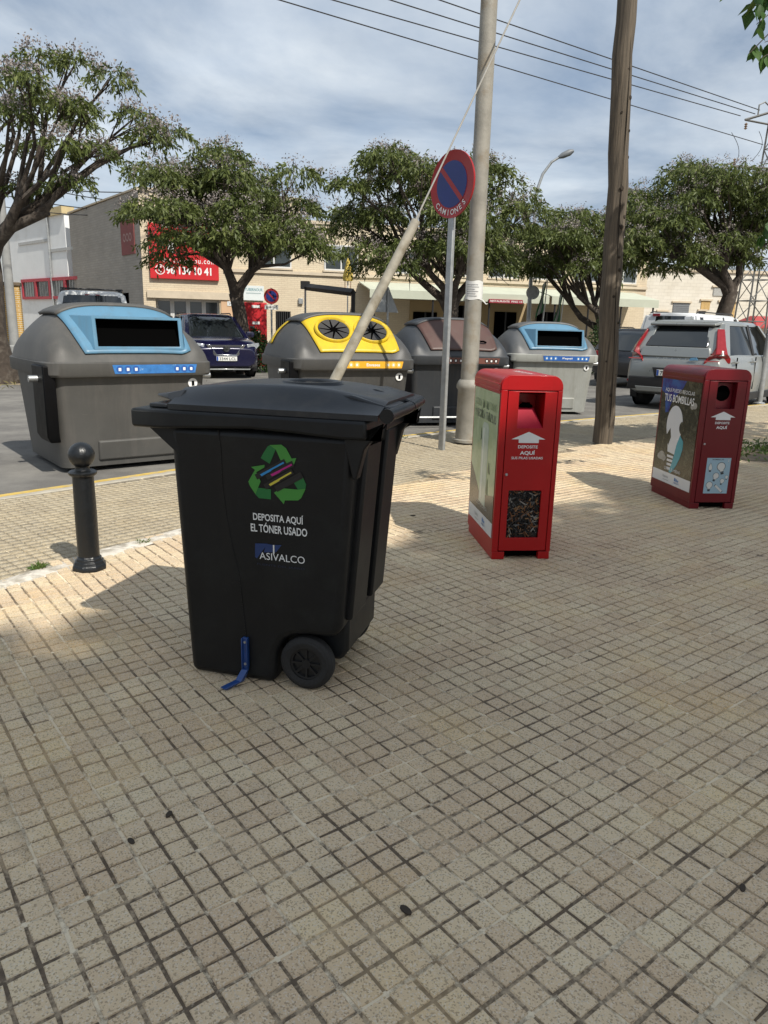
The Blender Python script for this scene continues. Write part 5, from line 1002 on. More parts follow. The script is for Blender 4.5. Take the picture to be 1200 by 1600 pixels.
def tree(name, label, base, fork_h, centre, rad, nl, lobe_r, nleaf, trunk_r, lean=(0,0), leafm=LEAF, blossom=True, seed=1, leaf=(0.16,0.045), limbs=None, group='street trees', extra=None, dense=1.0, gap=0.45, depth=0.4):
    global rng
    rng = np.random.default_rng(seed); random.seed(seed)
    t = thing(name, label, 'tree', base, 0, group); B = np.array(base); rel = lambda p: np.array(p)-B
    lobes = lobe_points(nl, centre, rad, gap=gap)+(extra or [])
    fork = np.array([lean[0], lean[1], fork_h])
    mb = MB(); m = 14; rings = []
    for k in range(9):
        f = k/8; p = fork*f+np.array([0.05*math.sin(f*5+seed), 0.05*math.cos(f*4), 0]); r = trunk_r*(1.35-0.5*f if f < 0.2 else 1.25-0.42*f)
        rings.append([(p[0]+r*(1+0.10*math.sin(3*a+k)+0.06*math.sin(5*a-k*0.7))*math.cos(a), p[1]+r*(1+0.10*math.sin(3*a+k))*math.sin(a), p[2]-(0.15 if k == 0 else 0)) for a in [2*math.pi*j/m for j in range(m)]])
    mb.loft(rings); mb.build('trunk', BARK, t, smooth=60)
    # main limbs, then branches to each lobe
    k_l = limbs or 5; dirs = []
    C = rel(centre); ends = []
    order_ = sorted(range(len(lobes)), key=lambda i: math.atan2(lobes[i][1]-centre[1], lobes[i][0]-centre[0]))
    groups = [order_[i::1][0:0] for i in range(k_l)]
    for q, i in enumerate(order_): groups[min(k_l-1, q*k_l//len(order_))].append(i)
    for g_ in groups:
        if not g_: continue
        mean = np.mean([rel(lobes[i]) for i in g_], 0); e = fork+(mean-fork)*0.55; e[2] = fork[2]+(mean[2]-fork[2])*0.42
        mp1 = fork+(e-fork)*0.5+rng.normal(0,0.12,3); mb = MB(); mb.tube([fork-np.array([0,0,trunk_r*0.8]), fork+(mp1-fork)*0.35+np.array([0,0,0.04]), mp1, e], [trunk_r*0.72, trunk_r*0.6, trunk_r*0.46, trunk_r*0.32], 9); mb.build('limb', BARK, t, smooth=60)
        mb = MB()
        for i in g_:
            p = rel(lobes[i]); a = e+(p-e)*0.45+rng.normal(0,0.13,3); a[2] += 0.12
            mb.tube([mp1+(e-mp1)*rng.uniform(0.3,1.0), a, p], [trunk_r*0.24, trunk_r*0.15, trunk_r*0.05], 6)
            for _ in range(4):
                q = p+rng.normal(0, lobe_r*0.45, 3); q[2] = min(q[2], p[2]+0.05); mb.tube([a+(p-a)*rng.uniform(0.2,1), (a+q)/2+(p-a)*0.25, q], [trunk_r*0.07,trunk_r*0.05,trunk_r*0.02], 4)
        mb.build('branch', BARK, t, smooth=60)
    # foliage: drooping leaf sprays spread over each lobe
    per = int(nleaf/len(lobes)); Cs = []; Ds = []
    sprays = max(6, per//9)
    for lb in lobes:
        lr = lobe_r*rng.uniform(0.7,1.25); p = rel(lb)
        v = rng.normal(size=(sprays,3)); v /= np.linalg.norm(v, axis=1)[:, None]; v[:,2] = np.abs(v[:,2])*0.9-0.30
        rr = lr*(1-depth*rng.random(sprays)**1.5); sc_ = p+v*rr[:, None]*np.array([1,1,0.72])
        od = v*np.array([1,1,0.5])+np.array([0,0,-0.45])+rng.normal(0,0.25,(sprays,3)); od /= np.linalg.norm(od, axis=1)[:, None]
        for s_ in range(sprays):
            k = 9; f = np.linspace(0.05,1,k)[:, None]; sl = leaf[0]*rng.uniform(1.2,2.1)
            stem = sc_[s_]+od[s_]*sl*f+np.array([0,0,-0.22])*sl*f*f
            d = od[s_]*0.55+rng.normal(0,0.55,(k,3))+np.array([0,0,-0.35]); d /= np.linalg.norm(d, axis=1)[:, None]
            Cs.append(stem); Ds.append(d)
    Cs = np.concatenate(Cs); Ds = np.concatenate(Ds); n = len(Cs)
    V, F = leaves_np(Cs, Ds, leaf[0]*rng.uniform(0.6,1.15,n), leaf[1]*rng.uniform(0.7,1.2,n)); mesh_np('crown', V, F, leafm, t)
    if blossom:
        Cs = []; Ds = []
        for lb in lobes:
            for _ in range(17):
                v = rng.normal(size=3); v /= np.linalg.norm(v); v[2] = abs(v[2])*0.8+0.05; c = rel(lb)+v*lobe_r*np.array([1,1,0.75])*rng.uniform(0.85,1.12)
                k = 14; Cs.append(c+rng.normal(0,0.06,(k,3))); d = rng.normal(size=(k,3)); Ds.append(d/np.linalg.norm(d, axis=1)[:, None])
        Cs = np.concatenate(Cs); Ds = np.concatenate(Ds); n = len(Cs); V, F = leaves_np(Cs, Ds, rng.uniform(0.035,0.07,n), rng.uniform(0.025,0.045,n)); mesh_np('blossom', V, F, BLOS, t)
    return t
def px3(x, y, Y): p = atY(x, y, Y); return (p[0], p[1], p[2])
T1 = px3(3,598,15.9)
ex1 = [np.array(px3(x, y, Y)) for x, y, Y in ((235,215,15.0),(262,205,15.1),(215,180,15.3),(150,235,14.9),(110,285,15.0),(30,290,15.6),(175,120,15.4),(120,95,15.6),(60,85,15.8),(10,110,16),(70,150,15.2),(130,165,15),(20,180,15.4),(-40,120,16),(-60,220,16.2))]
tree('chinaberry_tree', 'sparse tree with thick crooked limb at the far left', (T1[0],T1[1],-0.1), 2.55, px3(70,190,15.6), (1.9,1.7,1.15), 9, 0.34, 9500, 0.25, lean=(0.05,-0.2), seed=3, extra=ex1, gap=0.5, leaf=(0.13,0.04), limbs=6)
tree('chinaberry_tree', 'full leafy tree in front of the red building sign', (-4.0,21.2,-0.1), 2.15, px3(358,338,21.0), (2.62,2.3,1.62), 46, 0.62, 30000, 0.21, lean=(-0.25,0), seed=5, leaf=(0.16,0.05))
tree('chinaberry_tree', 'broad tree behind the round no parking sign', (1.95,23.2,-0.1), 2.0, px3(672,345,23), (2.85,2.4,2.0), 46, 0.62, 30000, 0.24, lean=(-0.1,0), seed=8, leaf=(0.17,0.052))
tree('chinaberry_tree', 'lower tree with forked trunk beyond the light grey container', (7.55,26.2,-0.1), 1.35, px3(893,388,26), (2.35,2.0,1.25), 30, 0.60, 21000, 0.22, lean=(-0.15,0), seed=11, leaf=(0.18,0.055), limbs=4)
tree('chinaberry_tree', 'large dense tree beyond the silver SUV at the right', (11.6,27.0,-0.1), 2.9, px3(1095,355,27), (3.1,2.6,2.05), 54, 0.72, 36000, 0.27, lean=(0.35,0), seed=14, leaf=(0.19,0.058))
# tree standing beside the photographer: its shade covers the foreground, a few sprays hang into view
SX, SY = math.cos(SUN_AZ)*math.cos(SUN_EL)/math.sin(SUN_EL), math.sin(SUN_AZ)*math.cos(SUN_EL)/math.sin(SUN_EL)
def shade_pt(x, y, h): return np.array([x+SX*h, y+SY*h, h])
lob = []
rs = np.random.default_rng(21)
A_, B_ = np.array([-1.75,2.70]), np.array([2.2,6.30]); dd = (B_-A_)/np.linalg.norm(B_-A_); nn2 = np.array([dd[1], -dd[0]])     # near side of the shade edge
for a in np.arange(-1.4, 8.0, 0.52):
    for b in np.arange(0.50, 5.8, 0.52):
        if b > 3.75-0.26*max(0, a-1): continue
        x, y = A_+dd*a+nn2*(b+0.10*math.sin(a*2.1))+rs.normal(0,0.06,2); h = 11.0+1.0*math.sin(min(1,b/5)*math.pi)*rs.uniform(0.4,1)+rs.normal(0,0.2)
        lob.append(shade_pt(x, y, h))
cen = np.mean(lob, 0)
tree('shade_tree', 'tall leafy tree behind the camera shading the foreground paving', (cen[0]+0.4,cen[1]-0.6,0.0), 7.6, tuple(cen), (0.1,0.1,0.1), 1, 0.52, 50000, 0.24, leafm=NEARL, blossom=False, seed=22, extra=lob, gap=0.0, leaf=(0.19,0.14), limbs=7, group='trees on the plaza', depth=1.0)
# hanging sprays of single leaves in view
prof = [(0,0),(0.12,0.5),(0.35,0.95),(0.55,0.9),(0.78,0.5),(0.9,0.18),(1.08,0.0)]
leaf_meshes = []
for k in range(4):
    mb = MB(); cv = 0.05+0.06*k; mb.grid([[(-0.31*e, 0.10*e-cv*q*q, -q) for q, e in prof], [(0, -cv*q*q, -q) for q, e in prof], [(0.31*e, 0.10*e-cv*q*q, -q) for q, e in prof]])
    me = bpy.data.meshes.new('leaf'); me.from_pydata(mb.v, [], mb.f); me.update(); me.materials.append(NEARL); me.polygons.foreach_set('use_smooth', [True]*len(me.polygons)); leaf_meshes.append(me)
def spray(parent, base, pts, n, seed, size=0.062):
    g_ = np.random.default_rng(seed); B = np.array(base)
    for (a, b) in pts:
        mb = MB(); a, b = np.array(a), np.array(b); m_ = (a+b)/2+np.array([0,0,0.03]); mb.tube([a-B, m_-B, b-B], [0.006,0.004,0.002], 5); mb.build('twig', BARK, parent)
        for k in range(n):
            f = g_.uniform(0.15,1.0); p = a+(b-a)*f+g_.normal(0,0.014,3)-B; o = bpy.data.objects.new('leaf', leaf_meshes[g_.integers(4)]); COL.objects.link(o); o.parent = parent
            o.location = p; o.rotation_euler = (g_.normal(0,0.45), g_.normal(0,0.45), g_.uniform(0,6.28)); L = size*g_.uniform(0.7,1.2); o.scale = (L,L,L)
# second plaza tree to the right: shades the pavement by the wooden pole
lob2 = []
for _ in range(42):
    x, y = 3.1+rs.normal(0,0.9), 9.9+rs.normal(0,0.35); h = rs.uniform(3.6,5.0); lob2.append(shade_pt(x, y, h))
for _ in range(26):
    x, y = rs.uniform(4.5,9.5), rs.uniform(8.2,12.0); h = rs.uniform(3.8,5.4); lob2.append(shade_pt(x, y, h))
c2 = np.mean(lob2, 0)
n2_ = tree('shade_tree', 'broad-leaved tree at the right edge with pointed leaves hanging into the top corner', (c2[0]+1.2,c2[1]-0.6,0.0), 2.3, tuple(c2), (0.1,0.1,0.1), 1, 0.42, 15000, 0.16, leafm=NEARL, blossom=False, seed=23, extra=lob2, gap=0.0, leaf=(0.15,0.10), limbs=5, group='trees on the plaza', depth=1.0)
def seg_px(a, b, Y, Y2): return (px3(*a, Y), px3(*b, Y2))
spray(n2_, n2_.location, [seg_px((1250,-40),(1184,8),4.6,4.5), seg_px((1250,0),(1182,38),4.6,4.5), seg_px((1250,20),(1170,84),4.6,4.45), seg_px((1260,60),(1195,66),4.6,4.5), seg_px((1250,-60),(1176,-8),4.6,4.5), seg_px((1270,60),(1188,92),4.6,4.45), seg_px((1290,90),(1203,122),4.6,4.5)], 11, 4, 0.078)
spray(n2_, n2_.location, [seg_px((1275,330),(1196,352),6.0,5.9), seg_px((1275,352),(1184,372),6.0,5.9), seg_px((1280,200),(1198,206),6.0,5.9)], 12, 6, 0.10)
rng = np.random.default_rng(99); random.seed(99)

# weeds
WEED = leaf_mat('weed_leaf', (0.05,0.09,0.02), (0.09,0.14,0.03), (0.18,0.20,0.06), 0.2)
def weed(label, x, y, z, n, s, spread):
    C = np.zeros((n,3))+rng.normal(0,spread*0.4,(n,3))*np.array([1,1,0]); D = np.stack([rng.normal(0,0.6,n), rng.normal(0,0.6,n), np.abs(rng.normal(0.8,0.3,n))],1); D /= np.linalg.norm(D,axis=1)[:,None]
    V, F = leaves_np(C, D, s*rng.uniform(0.5,1.1,n), np.full(n,s*0.16), 0.2); o = mesh_np('weed_tuft', V, F, WEED, None); o.location = (x, y, z); tag(o, label, 'weed', 'weeds in the paving seams')
p = gr(60,886); weed('small green weed tuft in the mortar seam left of the bollard', p[0], p[1], -0.012, 90, 0.055, 0.035)
p = gr(222,847); weed('drier weed tuft in the mortar seam right of the bollard', p[0], p[1], -0.012, 70, 0.045, 0.045)
p = gr(632,682); weed('low weeds along the kerb by the yellow container', p[0]-0.05, p[1]+0.05, -0.03, 60, 0.07, 0.10)
C = np.stack([4.75+rng.normal(0,0.55,900), 8.35+rng.normal(0,0.38,900), np.full(900,0.015)],1); D = np.stack([rng.normal(0,0.8,900), rng.normal(0,0.8,900), np.abs(rng.normal(0.7,0.3,900))],1); D /= np.linalg.norm(D,axis=1)[:,None]
V, F = leaves_np(C, D, 0.10*rng.uniform(0.4,1.1,900), np.full(900,0.025)); o = mesh_np('ground_cover', V, F, WEED); tag(o, 'low ground cover plants on the soil bed', None, None, 'stuff')
C = np.stack([-10.5+rng.normal(0,2.4,2500), 16.8+rng.normal(0,1.6,2500), np.full(2500,-0.09)],1); D = np.stack([rng.normal(0,0.6,2500), rng.normal(0,0.6,2500), np.abs(rng.normal(0.8,0.3,2500))],1); D /= np.linalg.norm(D,axis=1)[:,None]
V, F = leaves_np(C, D, 0.16*rng.uniform(0.4,1.1,2500), np.full(2500,0.03)); o = mesh_np('verge_grass', V, F, leaf_mat('dry_grass', (0.12,0.11,0.04),(0.20,0.17,0.07),(0.30,0.25,0.12),0.2)); tag(o, 'sparse dry grass on the far verge', None, None, 'stuff')
# fallen leaves on the paving
dl = mat('fallen_leaf_brown', (0.035,0.024,0.014), 0.8, var=0.3)
for px_, py_, lb_ in ((205,1316,'dark fallen leaf at the lower left of the paving'),(1160,1389,'dark fallen leaf at the lower right of the paving'),(264,1274,'dark fallen leaf below the blue bracket of the bin'),(634,1424,'dark fallen leaf at the bottom centre of the paving'),(645,806,'dark fallen leaf between the bin and the bright red box'),(890,720,'dark fallen leaf in the sunlit paving near the wooden pole')):
    p = gr(px_, py_); mb = MB(); a = random.uniform(0,6); L = random.uniform(0.012,0.02); pts = [(L*math.cos(k)*1.0, L*0.5*math.sin(k)) for k in [2*math.pi*q/10 for q in range(10)]]
    mb.prism(pts, lambda u, v: (u*math.cos(a)-v*math.sin(a), u*math.sin(a)+v*math.cos(a), 0.0012), lambda u, v: (u*math.cos(a)-v*math.sin(a), u*math.sin(a)+v*math.cos(a), 0.004+0.1*abs(v)))
    o = mb.build('fallen_leaf', dl); o.location = (p[0], p[1], 0.001); tag(o, lb_, 'leaf', 'fallen leaves on the paving')
# ------------------------------------------------------------------ buildings
def brick_mat(name, a, b, mortar, bw, bh, ang=0.0, msize=0.006, rough=0.9, vary=0.25):
    m = bpy.data.materials.new(name); m.use_nodes = True; t = m.node_tree; bs = t.nodes['Principled BSDF']
    tc = t.nodes.new('ShaderNodeTexCoord'); sp = t.nodes.new('ShaderNodeSeparateXYZ'); t.links.new(tc.outputs['Object'], sp.inputs[0]); cb = t.nodes.new('ShaderNodeCombineXYZ')
    t.links.new(mth(t, 'ADD', sp.outputs[0], sp.outputs[1]), cb.inputs[0]); t.links.new(sp.outputs[2], cb.inputs[1])
    br = t.nodes.new('ShaderNodeTexBrick'); br.inputs['Scale'].default_value = 1; br.inputs['Brick Width'].default_value = bw; br.inputs['Row Height'].default_value = bh; br.inputs['Mortar Size'].default_value = msize; br.inputs['Bias'].default_value = 0
    br.inputs['Color1'].default_value = (*a, 1); br.inputs['Color2'].default_value = (*b, 1); br.inputs['Mortar'].default_value = (*mortar, 1); t.links.new(cb.outputs[0], br.inputs['Vector'])
    n = t.nodes.new('ShaderNodeTexNoise'); n.inputs['Scale'].default_value = 0.7; n.inputs['Detail'].default_value = 8; t.links.new(tc.outputs['Object'], n.inputs['Vector'])
    mx_ = t.nodes.new('ShaderNodeMix'); mx_.data_type = 'RGBA'; mx_.blend_type = 'OVERLAY'; mx_.inputs[0].default_value = vary; t.links.new(br.outputs[0], mx_.inputs[6]); t.links.new(n.outputs[0], mx_.inputs[7])
    t.links.new(mx_.outputs[2], bs.inputs['Base Color']); bs.inputs['Roughness'].default_value = rough
    bp = t.nodes.new('ShaderNodeBump'); bp.inputs['Strength'].default_value = 0.5; bp.inputs['Distance'].default_value = 0.01; bp.invert = True; t.links.new(br.outputs['Fac'], bp.inputs['Height']); t.links.new(bp.outputs[0], bs.inputs['Normal']); return m
CREAM = brick_mat('cream_brick', (0.60,0.51,0.37), (0.56,0.47,0.34), (0.48,0.40,0.29), 0.26, 0.075)
GREYW = brick_mat('grey_block', (0.33,0.30,0.26), (0.29,0.265,0.23), (0.24,0.22,0.19), 0.40, 0.10)
OCHRE = brick_mat('ochre_brick', (0.50,0.30,0.07), (0.42,0.24,0.05), (0.60,0.52,0.38), 0.26, 0.075, msize=0.010)
WHW = mat('white_render', (0.70,0.71,0.71), 0.9, var=0.05, vs=0.8, bump=0.2, bs=20, col2=(0.58,0.58,0.56), c2=(0.55,0.75), c2s=0.6)
STONE = mat('ledge_stone', (0.52,0.44,0.33), 0.85, var=0.1, vs=3); ALU = mat('white_window_frame', (0.55,0.55,0.53), 0.5, var=0.05); WGL = mat('window_glass', (0.05,0.06,0.065), 0.08, var=0.2, vs=2, spec=0.8)
BSR = mat('billboard_red', (0.50,0.012,0.018), 0.5, var=0.06, vs=1); PEACH = mat('peach_render', (0.55,0.36,0.22), 0.9, var=0.08, vs=2)
class Plane:
    def __init__(s, P0, ang): s.P = np.array([P0[0],P0[1]]); s.a = ang; s.d = np.array([math.cos(ang), math.sin(ang)]); s.n = np.array([-math.sin(ang), math.cos(ang)])
    def px(s, x, y, off=0.0):                     # -> (s, z) on the plane shifted by off along its normal
        r = ray(x, y); k = ((s.P+s.n*off)@s.n)/(r[:2]@s.n); p = CAM+r*k; return float((p[:2]-s.P)@s.d), float(p[2])
FA = R(15); _p = Plane((-5.5,30.7), FA); c0 = _p.px(222,420)[0]; corner = np.array([-5.5,30.7])+c0*_p.d
FP = Plane(corner, FA)
t = thing('cream_building', 'long two-storey cream brick building with red billboard and restaurant', 'building', (corner[0],corner[1],-0.14), FA)
Z0 = 0.14                                          # local z = world z + 0.14
sE = FP.px(1010,450)[0]; sM = FP.px(470,400)[0]
HT1, HT2 = 6.15, 5.35
# openings of the ground floor are cut as gaps between wall pieces
def wallbox(nm, x0, x1, z0, z1, m=CREAM, y0=0.0, y1=9.0): 
    mb = MB(); mb.box(x0,x1,y0,y1,z0,z1); return mb.build(nm, m, t)
d0, dz = FP.px(243,466); d1 = FP.px(343,470)[0]; dz += Z0
wallbox('wall', 0.0, d0, 0, HT1); wallbox('wall', d0, d1, dz, HT1); wallbox('wall', d1, sM, 0, HT1); wallbox('wall', sM, sE, 0, HT2)
wallbox('parapet', -0.05, sM+0.05, HT1, HT1+0.12, STONE, -0.06, 9.06); wallbox('parapet', sM+0.05, sE+0.05, HT2, HT2+0.12, STONE, -0.06, 9.06)
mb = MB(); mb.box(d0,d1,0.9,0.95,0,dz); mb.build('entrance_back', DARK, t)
nb_ = 4
for k in range(nb_):
    a, b = d0+(d1-d0)*k/nb_, d0+(d1-d0)*(k+1)/nb_
    mb = MB(); mb.box(a+0.08,b-0.08,0.40,0.42,0.1,dz-0.08); w_ = mb.build('glass_door', WGL, t)
    for x0, x1, z0, z1 in ((a,a+0.08,0,dz),(b-0.08,b,0,dz),(a+0.08,b-0.08,0,0.1),(a+0.08,b-0.08,dz-0.08,dz)):
        mb = MB(); mb.box(x0+0.002,x1-0.002,0.36,0.46,z0+0.002,z1-0.002); mb.build('frame', ALU, w_)
wallbox('lintel', d0-0.3, d1+0.4, dz+0.02, dz+0.30, STONE, -0.10, -0.002)
# ledge along the first floor
lz = 3.3+Z0
wallbox('ledge', d1+0.2, sE, lz-0.06, lz+0.06, STONE, -0.08, -0.002)
def window(x, z, w, h, panes=2):
    mb = MB(); mb.box(x-w/2,x+w/2,-0.012,-0.004,z,z+h); f = mb.build('window', WGL, t)
    for x0, x1, z0, z1 in ((x-w/2-0.06,x-w/2,z-0.06,z+h+0.06),(x+w/2,x+w/2+0.06,z-0.06,z+h+0.06),(x-w/2,x+w/2,z-0.06,z),(x-w/2,x+w/2,z+h,z+h+0.06),(x-0.03,x+0.03,z,z+h)):
        mb = MB(); mb.box(x0,x1,-0.035,-0.002,z0,z1); mb.build('window_frame', ALU, f)
    mb = MB(); mb.box(x-w/2-0.12,x+w/2+0.12,-0.11,-0.002,z-0.13,z-0.065); mb.build('window_sill', STONE, f)
    mb = MB(); mb.box(x-w/2+0.01,x-0.035,-0.022,-0.014,z+h*random.uniform(0.45,0.8),z+h-0.005); mb.build('roller_blind', mat('blind_grey', (0.20,0.22,0.24), 0.6, var=0.1), f)
for xp in (428,533,634,726,788,857,920,975):
    s_ = FP.px(xp, 415)[0]; window(s_, 3.52+Z0, 1.28, 0.88)
# billboard
b0, bz1 = FP.px(231,348); b1, bz0 = FP.px(342,439); bz0 += Z0; bz1 += Z0
mb = MB(); mb.box(b0,b1,-0.14,-0.01,bz0,bz1); bb_ = mb.build('billboard', BSR, t, bevel=0.01)
BW = b1-b0; f_ = lambda x, z, e=0.145: (x, -e, z)
def btxt(s, cx, cz, w, h, bold=0.01, sp_=1.0): text('lettering', s, WHT, bb_, lambda u, v: f_(cx+u, cz+v), w, h, bold, sp_)
btxt('www.tubernou.com', b0+BW*0.52, bz0+0.70, BW*0.86, 0.20, 0.01, 1.25); btxt('96 134 10 41', b0+BW*0.56, bz0+0.32, BW*0.66, 0.30, 0.03)
btxt('TUBERNOUR', b0+BW*0.62, bz1-0.55, BW*0.55, 0.38, 0.02)
mb = MB(); ks = [2*math.pi*k/24 for k in range(25)]; mb.grid([[f_(b0+BW*0.145+r*math.cos(k), bz0+0.33+r*math.sin(k)) for k in ks] for r in (0.155,0.185)]); mb.build('phone_ring', WHT, bb_)
mb = MB(); mb.tube([f_(b0+BW*0.145+x, bz0+0.33+z, 0.15) for x, z in ((0.06,0.10),(-0.04,0.06),(-0.06,-0.03),(0.03,-0.10))], [0.035,0.02,0.02,0.035], 6); mb.build('phone_mark', WHT, bb_)
mb = MB(); mb.box(b0+BW*0.27,b0+BW*0.36,-0.146,-0.142,bz1-1.05,bz1-0.62); mb.build('white_block', WHT, bb_)
# peach panel, small plates, shop sign
a0, az = FP.px(345,464); a1 = FP.px(392,470)[0]; wallbox('peach_panel', a0, a1, 0.02, az+Z0, PEACH, -0.05, -0.003)
a0, z1 = FP.px(380,446); a1, z0 = FP.px(412,470); mb = MB(); mb.box(a0,a1,-0.12,-0.055,z0+Z0,z1+Z0); sg = mb.build('shop_sign', mat('sign_white', (0.62,0.66,0.65), 0.5, var=0.03), t)
text('lettering', 'TUBERNOUR', mat('sign_grey_text', (0.16,0.30,0.32), 0.5, var=0), sg, lambda u, v: ((a0+a1)/2+u, -0.123, z1+Z0-0.15+v), (a1-a0)*0.88, 0.11, 0.02)
mb = MB(); mb.box(a0+0.1,a1-0.12,-0.123,-0.121,z1+Z0-0.31,z1+Z0-0.27); mb.build('sign_line', mat('sign_grey_line', (0.35,0.42,0.42), 0.5, var=0), sg)
a0, z1 = FP.px(355,471); a1, z0 = FP.px(364,478); mb = MB(); mb.box(a0,a1,-0.07,-0.055,z0+Z0,z1+Z0); pl = mb.build('number_plaque', WHT, t); text('lettering', '54', INKB, pl, lambda u, v: ((a0+a1)/2+u, -0.072, (z0+z1)/2+Z0+v), (a1-a0)*0.6, (z1-z0)*0.6)
a0, z1 = FP.px(431,486); a1, z0 = FP.px(454,500); mb = MB(); mb.box(a0,a1,-0.03,-0.003,0.3,z1+Z0); g_ = mb.build('grille_opening', DARK, t)
for k in range(7):
    xk = a0+(a1-a0)*(k+0.5)/7; mb = MB(); mb.box(xk-0.02,xk+0.02,-0.05,-0.032,0.3,z1+Z0); mb.build('grille_bar', BPL, g_)
a0, z1 = FP.px(466,466); a1, z0 = FP.px(473,475); mb = MB(); mb.box(a0,a1,-0.10,-0.003,z0+Z0,z1+Z0); mb.build('meter_box', GALV, t, bevel=0.01)
# restaurant front: dark openings, tan wall, awnings
TANW = mat('tan_render', (0.36,0.27,0.15), 0.9, var=0.08, vs=2)
r0 = FP.px(640,480)[0]; r1 = FP.px(823,480)[0]; wallbox('tan_front', r0, r1, 0.0, 2.55, TANW, -0.06, -0.003)
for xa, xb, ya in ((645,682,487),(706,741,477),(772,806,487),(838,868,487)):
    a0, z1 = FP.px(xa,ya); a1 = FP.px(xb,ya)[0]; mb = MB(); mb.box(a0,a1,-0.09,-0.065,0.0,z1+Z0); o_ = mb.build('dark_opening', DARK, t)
    mb = MB(); mb.box((a0+a1)/2-0.04,(a0+a1)/2+0.04,-0.12,-0.092,0,z1+Z0); mb.build('opening_mullion', BPL, o_)
AWN = mat('awning_canvas', (0.45,0.47,0.38), 0.8, var=0.06, vs=2)
for xa, xb in ((560,826),(830,990)):
    a0 = FP.px(xa,455)[0]; a1 = FP.px(xb,455)[0]; mb = MB()
    mb.loft([[(x,-0.06,3.22),(x,-0.06,3.18),(x,-2.0,2.80),(x,-2.02,2.52),(x,-2.04,2.52),(x,-2.04,2.84)] for x in np.linspace(a0,a1,9)]); mb.build('awning', AWN, t)
    for x in np.linspace(a0+0.2,a1-0.2,4):
        mb = MB(); mb.tube([(x,-1.95,2.72),(x,-1.95,0.0)], 0.04, 8); mb.build('awning_post', BPL, t)
a0, z1 = FP.px(764,467,-2.1); a1, z0 = FP.px(816,475,-2.1); mb = MB(); mb.box(a0,a1,-2.14,-2.06,z0+Z0,z1+Z0); rs_ = mb.build('restaurant_sign', mat('sign_crimson', (0.26,0.015,0.03), 0.5, var=0.05), t)
text('lettering', 'RESTAURANTE  PINO 14', WHT, rs_, lambda u, v: ((a0+a1)/2+u, -2.143, (z0+z1)/2+Z0+v), (a1-a0)*0.94, (z1-z0)*0.5, 0.01)
# side wing: grey end wall of the same building
e1 = np.array([-15.2,36.9]); dv_ = e1-corner; EA = math.atan2(dv_[1], dv_[0]); EL = float(np.linalg.norm(dv_))
EP = Plane(e1, EA+math.pi)
g2 = thing('grey_end_wall', 'grey block end wall with faded red sign at the building corner', 'building', (e1[0],e1[1],-0.14), EA+math.pi)
mb = MB(); mb.loft([[(0,0,0),(EL-0.02,0,0),(EL-0.02,0.3,0),(0,0.3,0)],[(0,0,HT1),(EL-0.02,0,HT1+0.05),(EL-0.02,0.3,HT1+0.05),(0,0.3,HT1)]]); mb.build('wall', GREYW, g2)
mb = MB(); mb.box(-0.02,EL-0.03,-0.05,0.35,HT1+0.06,HT1+0.12); mb.build('coping', STONE, g2)
a0, z1 = EP.px(189,347); a1, z0 = EP.px(212,396); mb = MB(); mb.loft([[(a0,-0.04,z0+Z0),(a1,-0.04,z0+Z0),(a1,-0.04,z1+Z0),(a0,-0.04,z1+Z0)],[(a0,-0.003,z0+Z0),(a1,-0.003,z0+Z0),(a1,-0.003,z1+Z0),(a0,-0.003,z1+Z0)]]); fs = mb.build('faded_sign', mat('faded_red', (0.20,0.055,0.05), 0.8, var=0.12, vs=2), g2)
mb = MB(); ks = [2*math.pi*k/16 for k in range(17)]
for q in (0.27,0.5,0.73): mb.grid([[((a0+(a1-a0)*q)+r*math.cos(k), -0.044, z0+Z0+0.62*(z1-z0)-0.15+r*math.sin(k)) for k in ks] for r in (0.10,0.16)])
mb.build('faded_marks', mat('faded_pale', (0.32,0.20,0.18), 0.8, var=0.2, vs=9), fs)
a0, z1 = EP.px(193,458); a1, z0 = EP.px(202,475); mb = MB(); mb.box(a0,a1,-0.02,-0.003,z0+Z0,z1+Z0); mb.build('window', DARK, g2)
mb = MB(); mb.box(a0-0.08,a0,-0.06,-0.003,z0+Z0-0.05,z1+Z0+0.05); mb.build('window_shutter', STONE, g2)
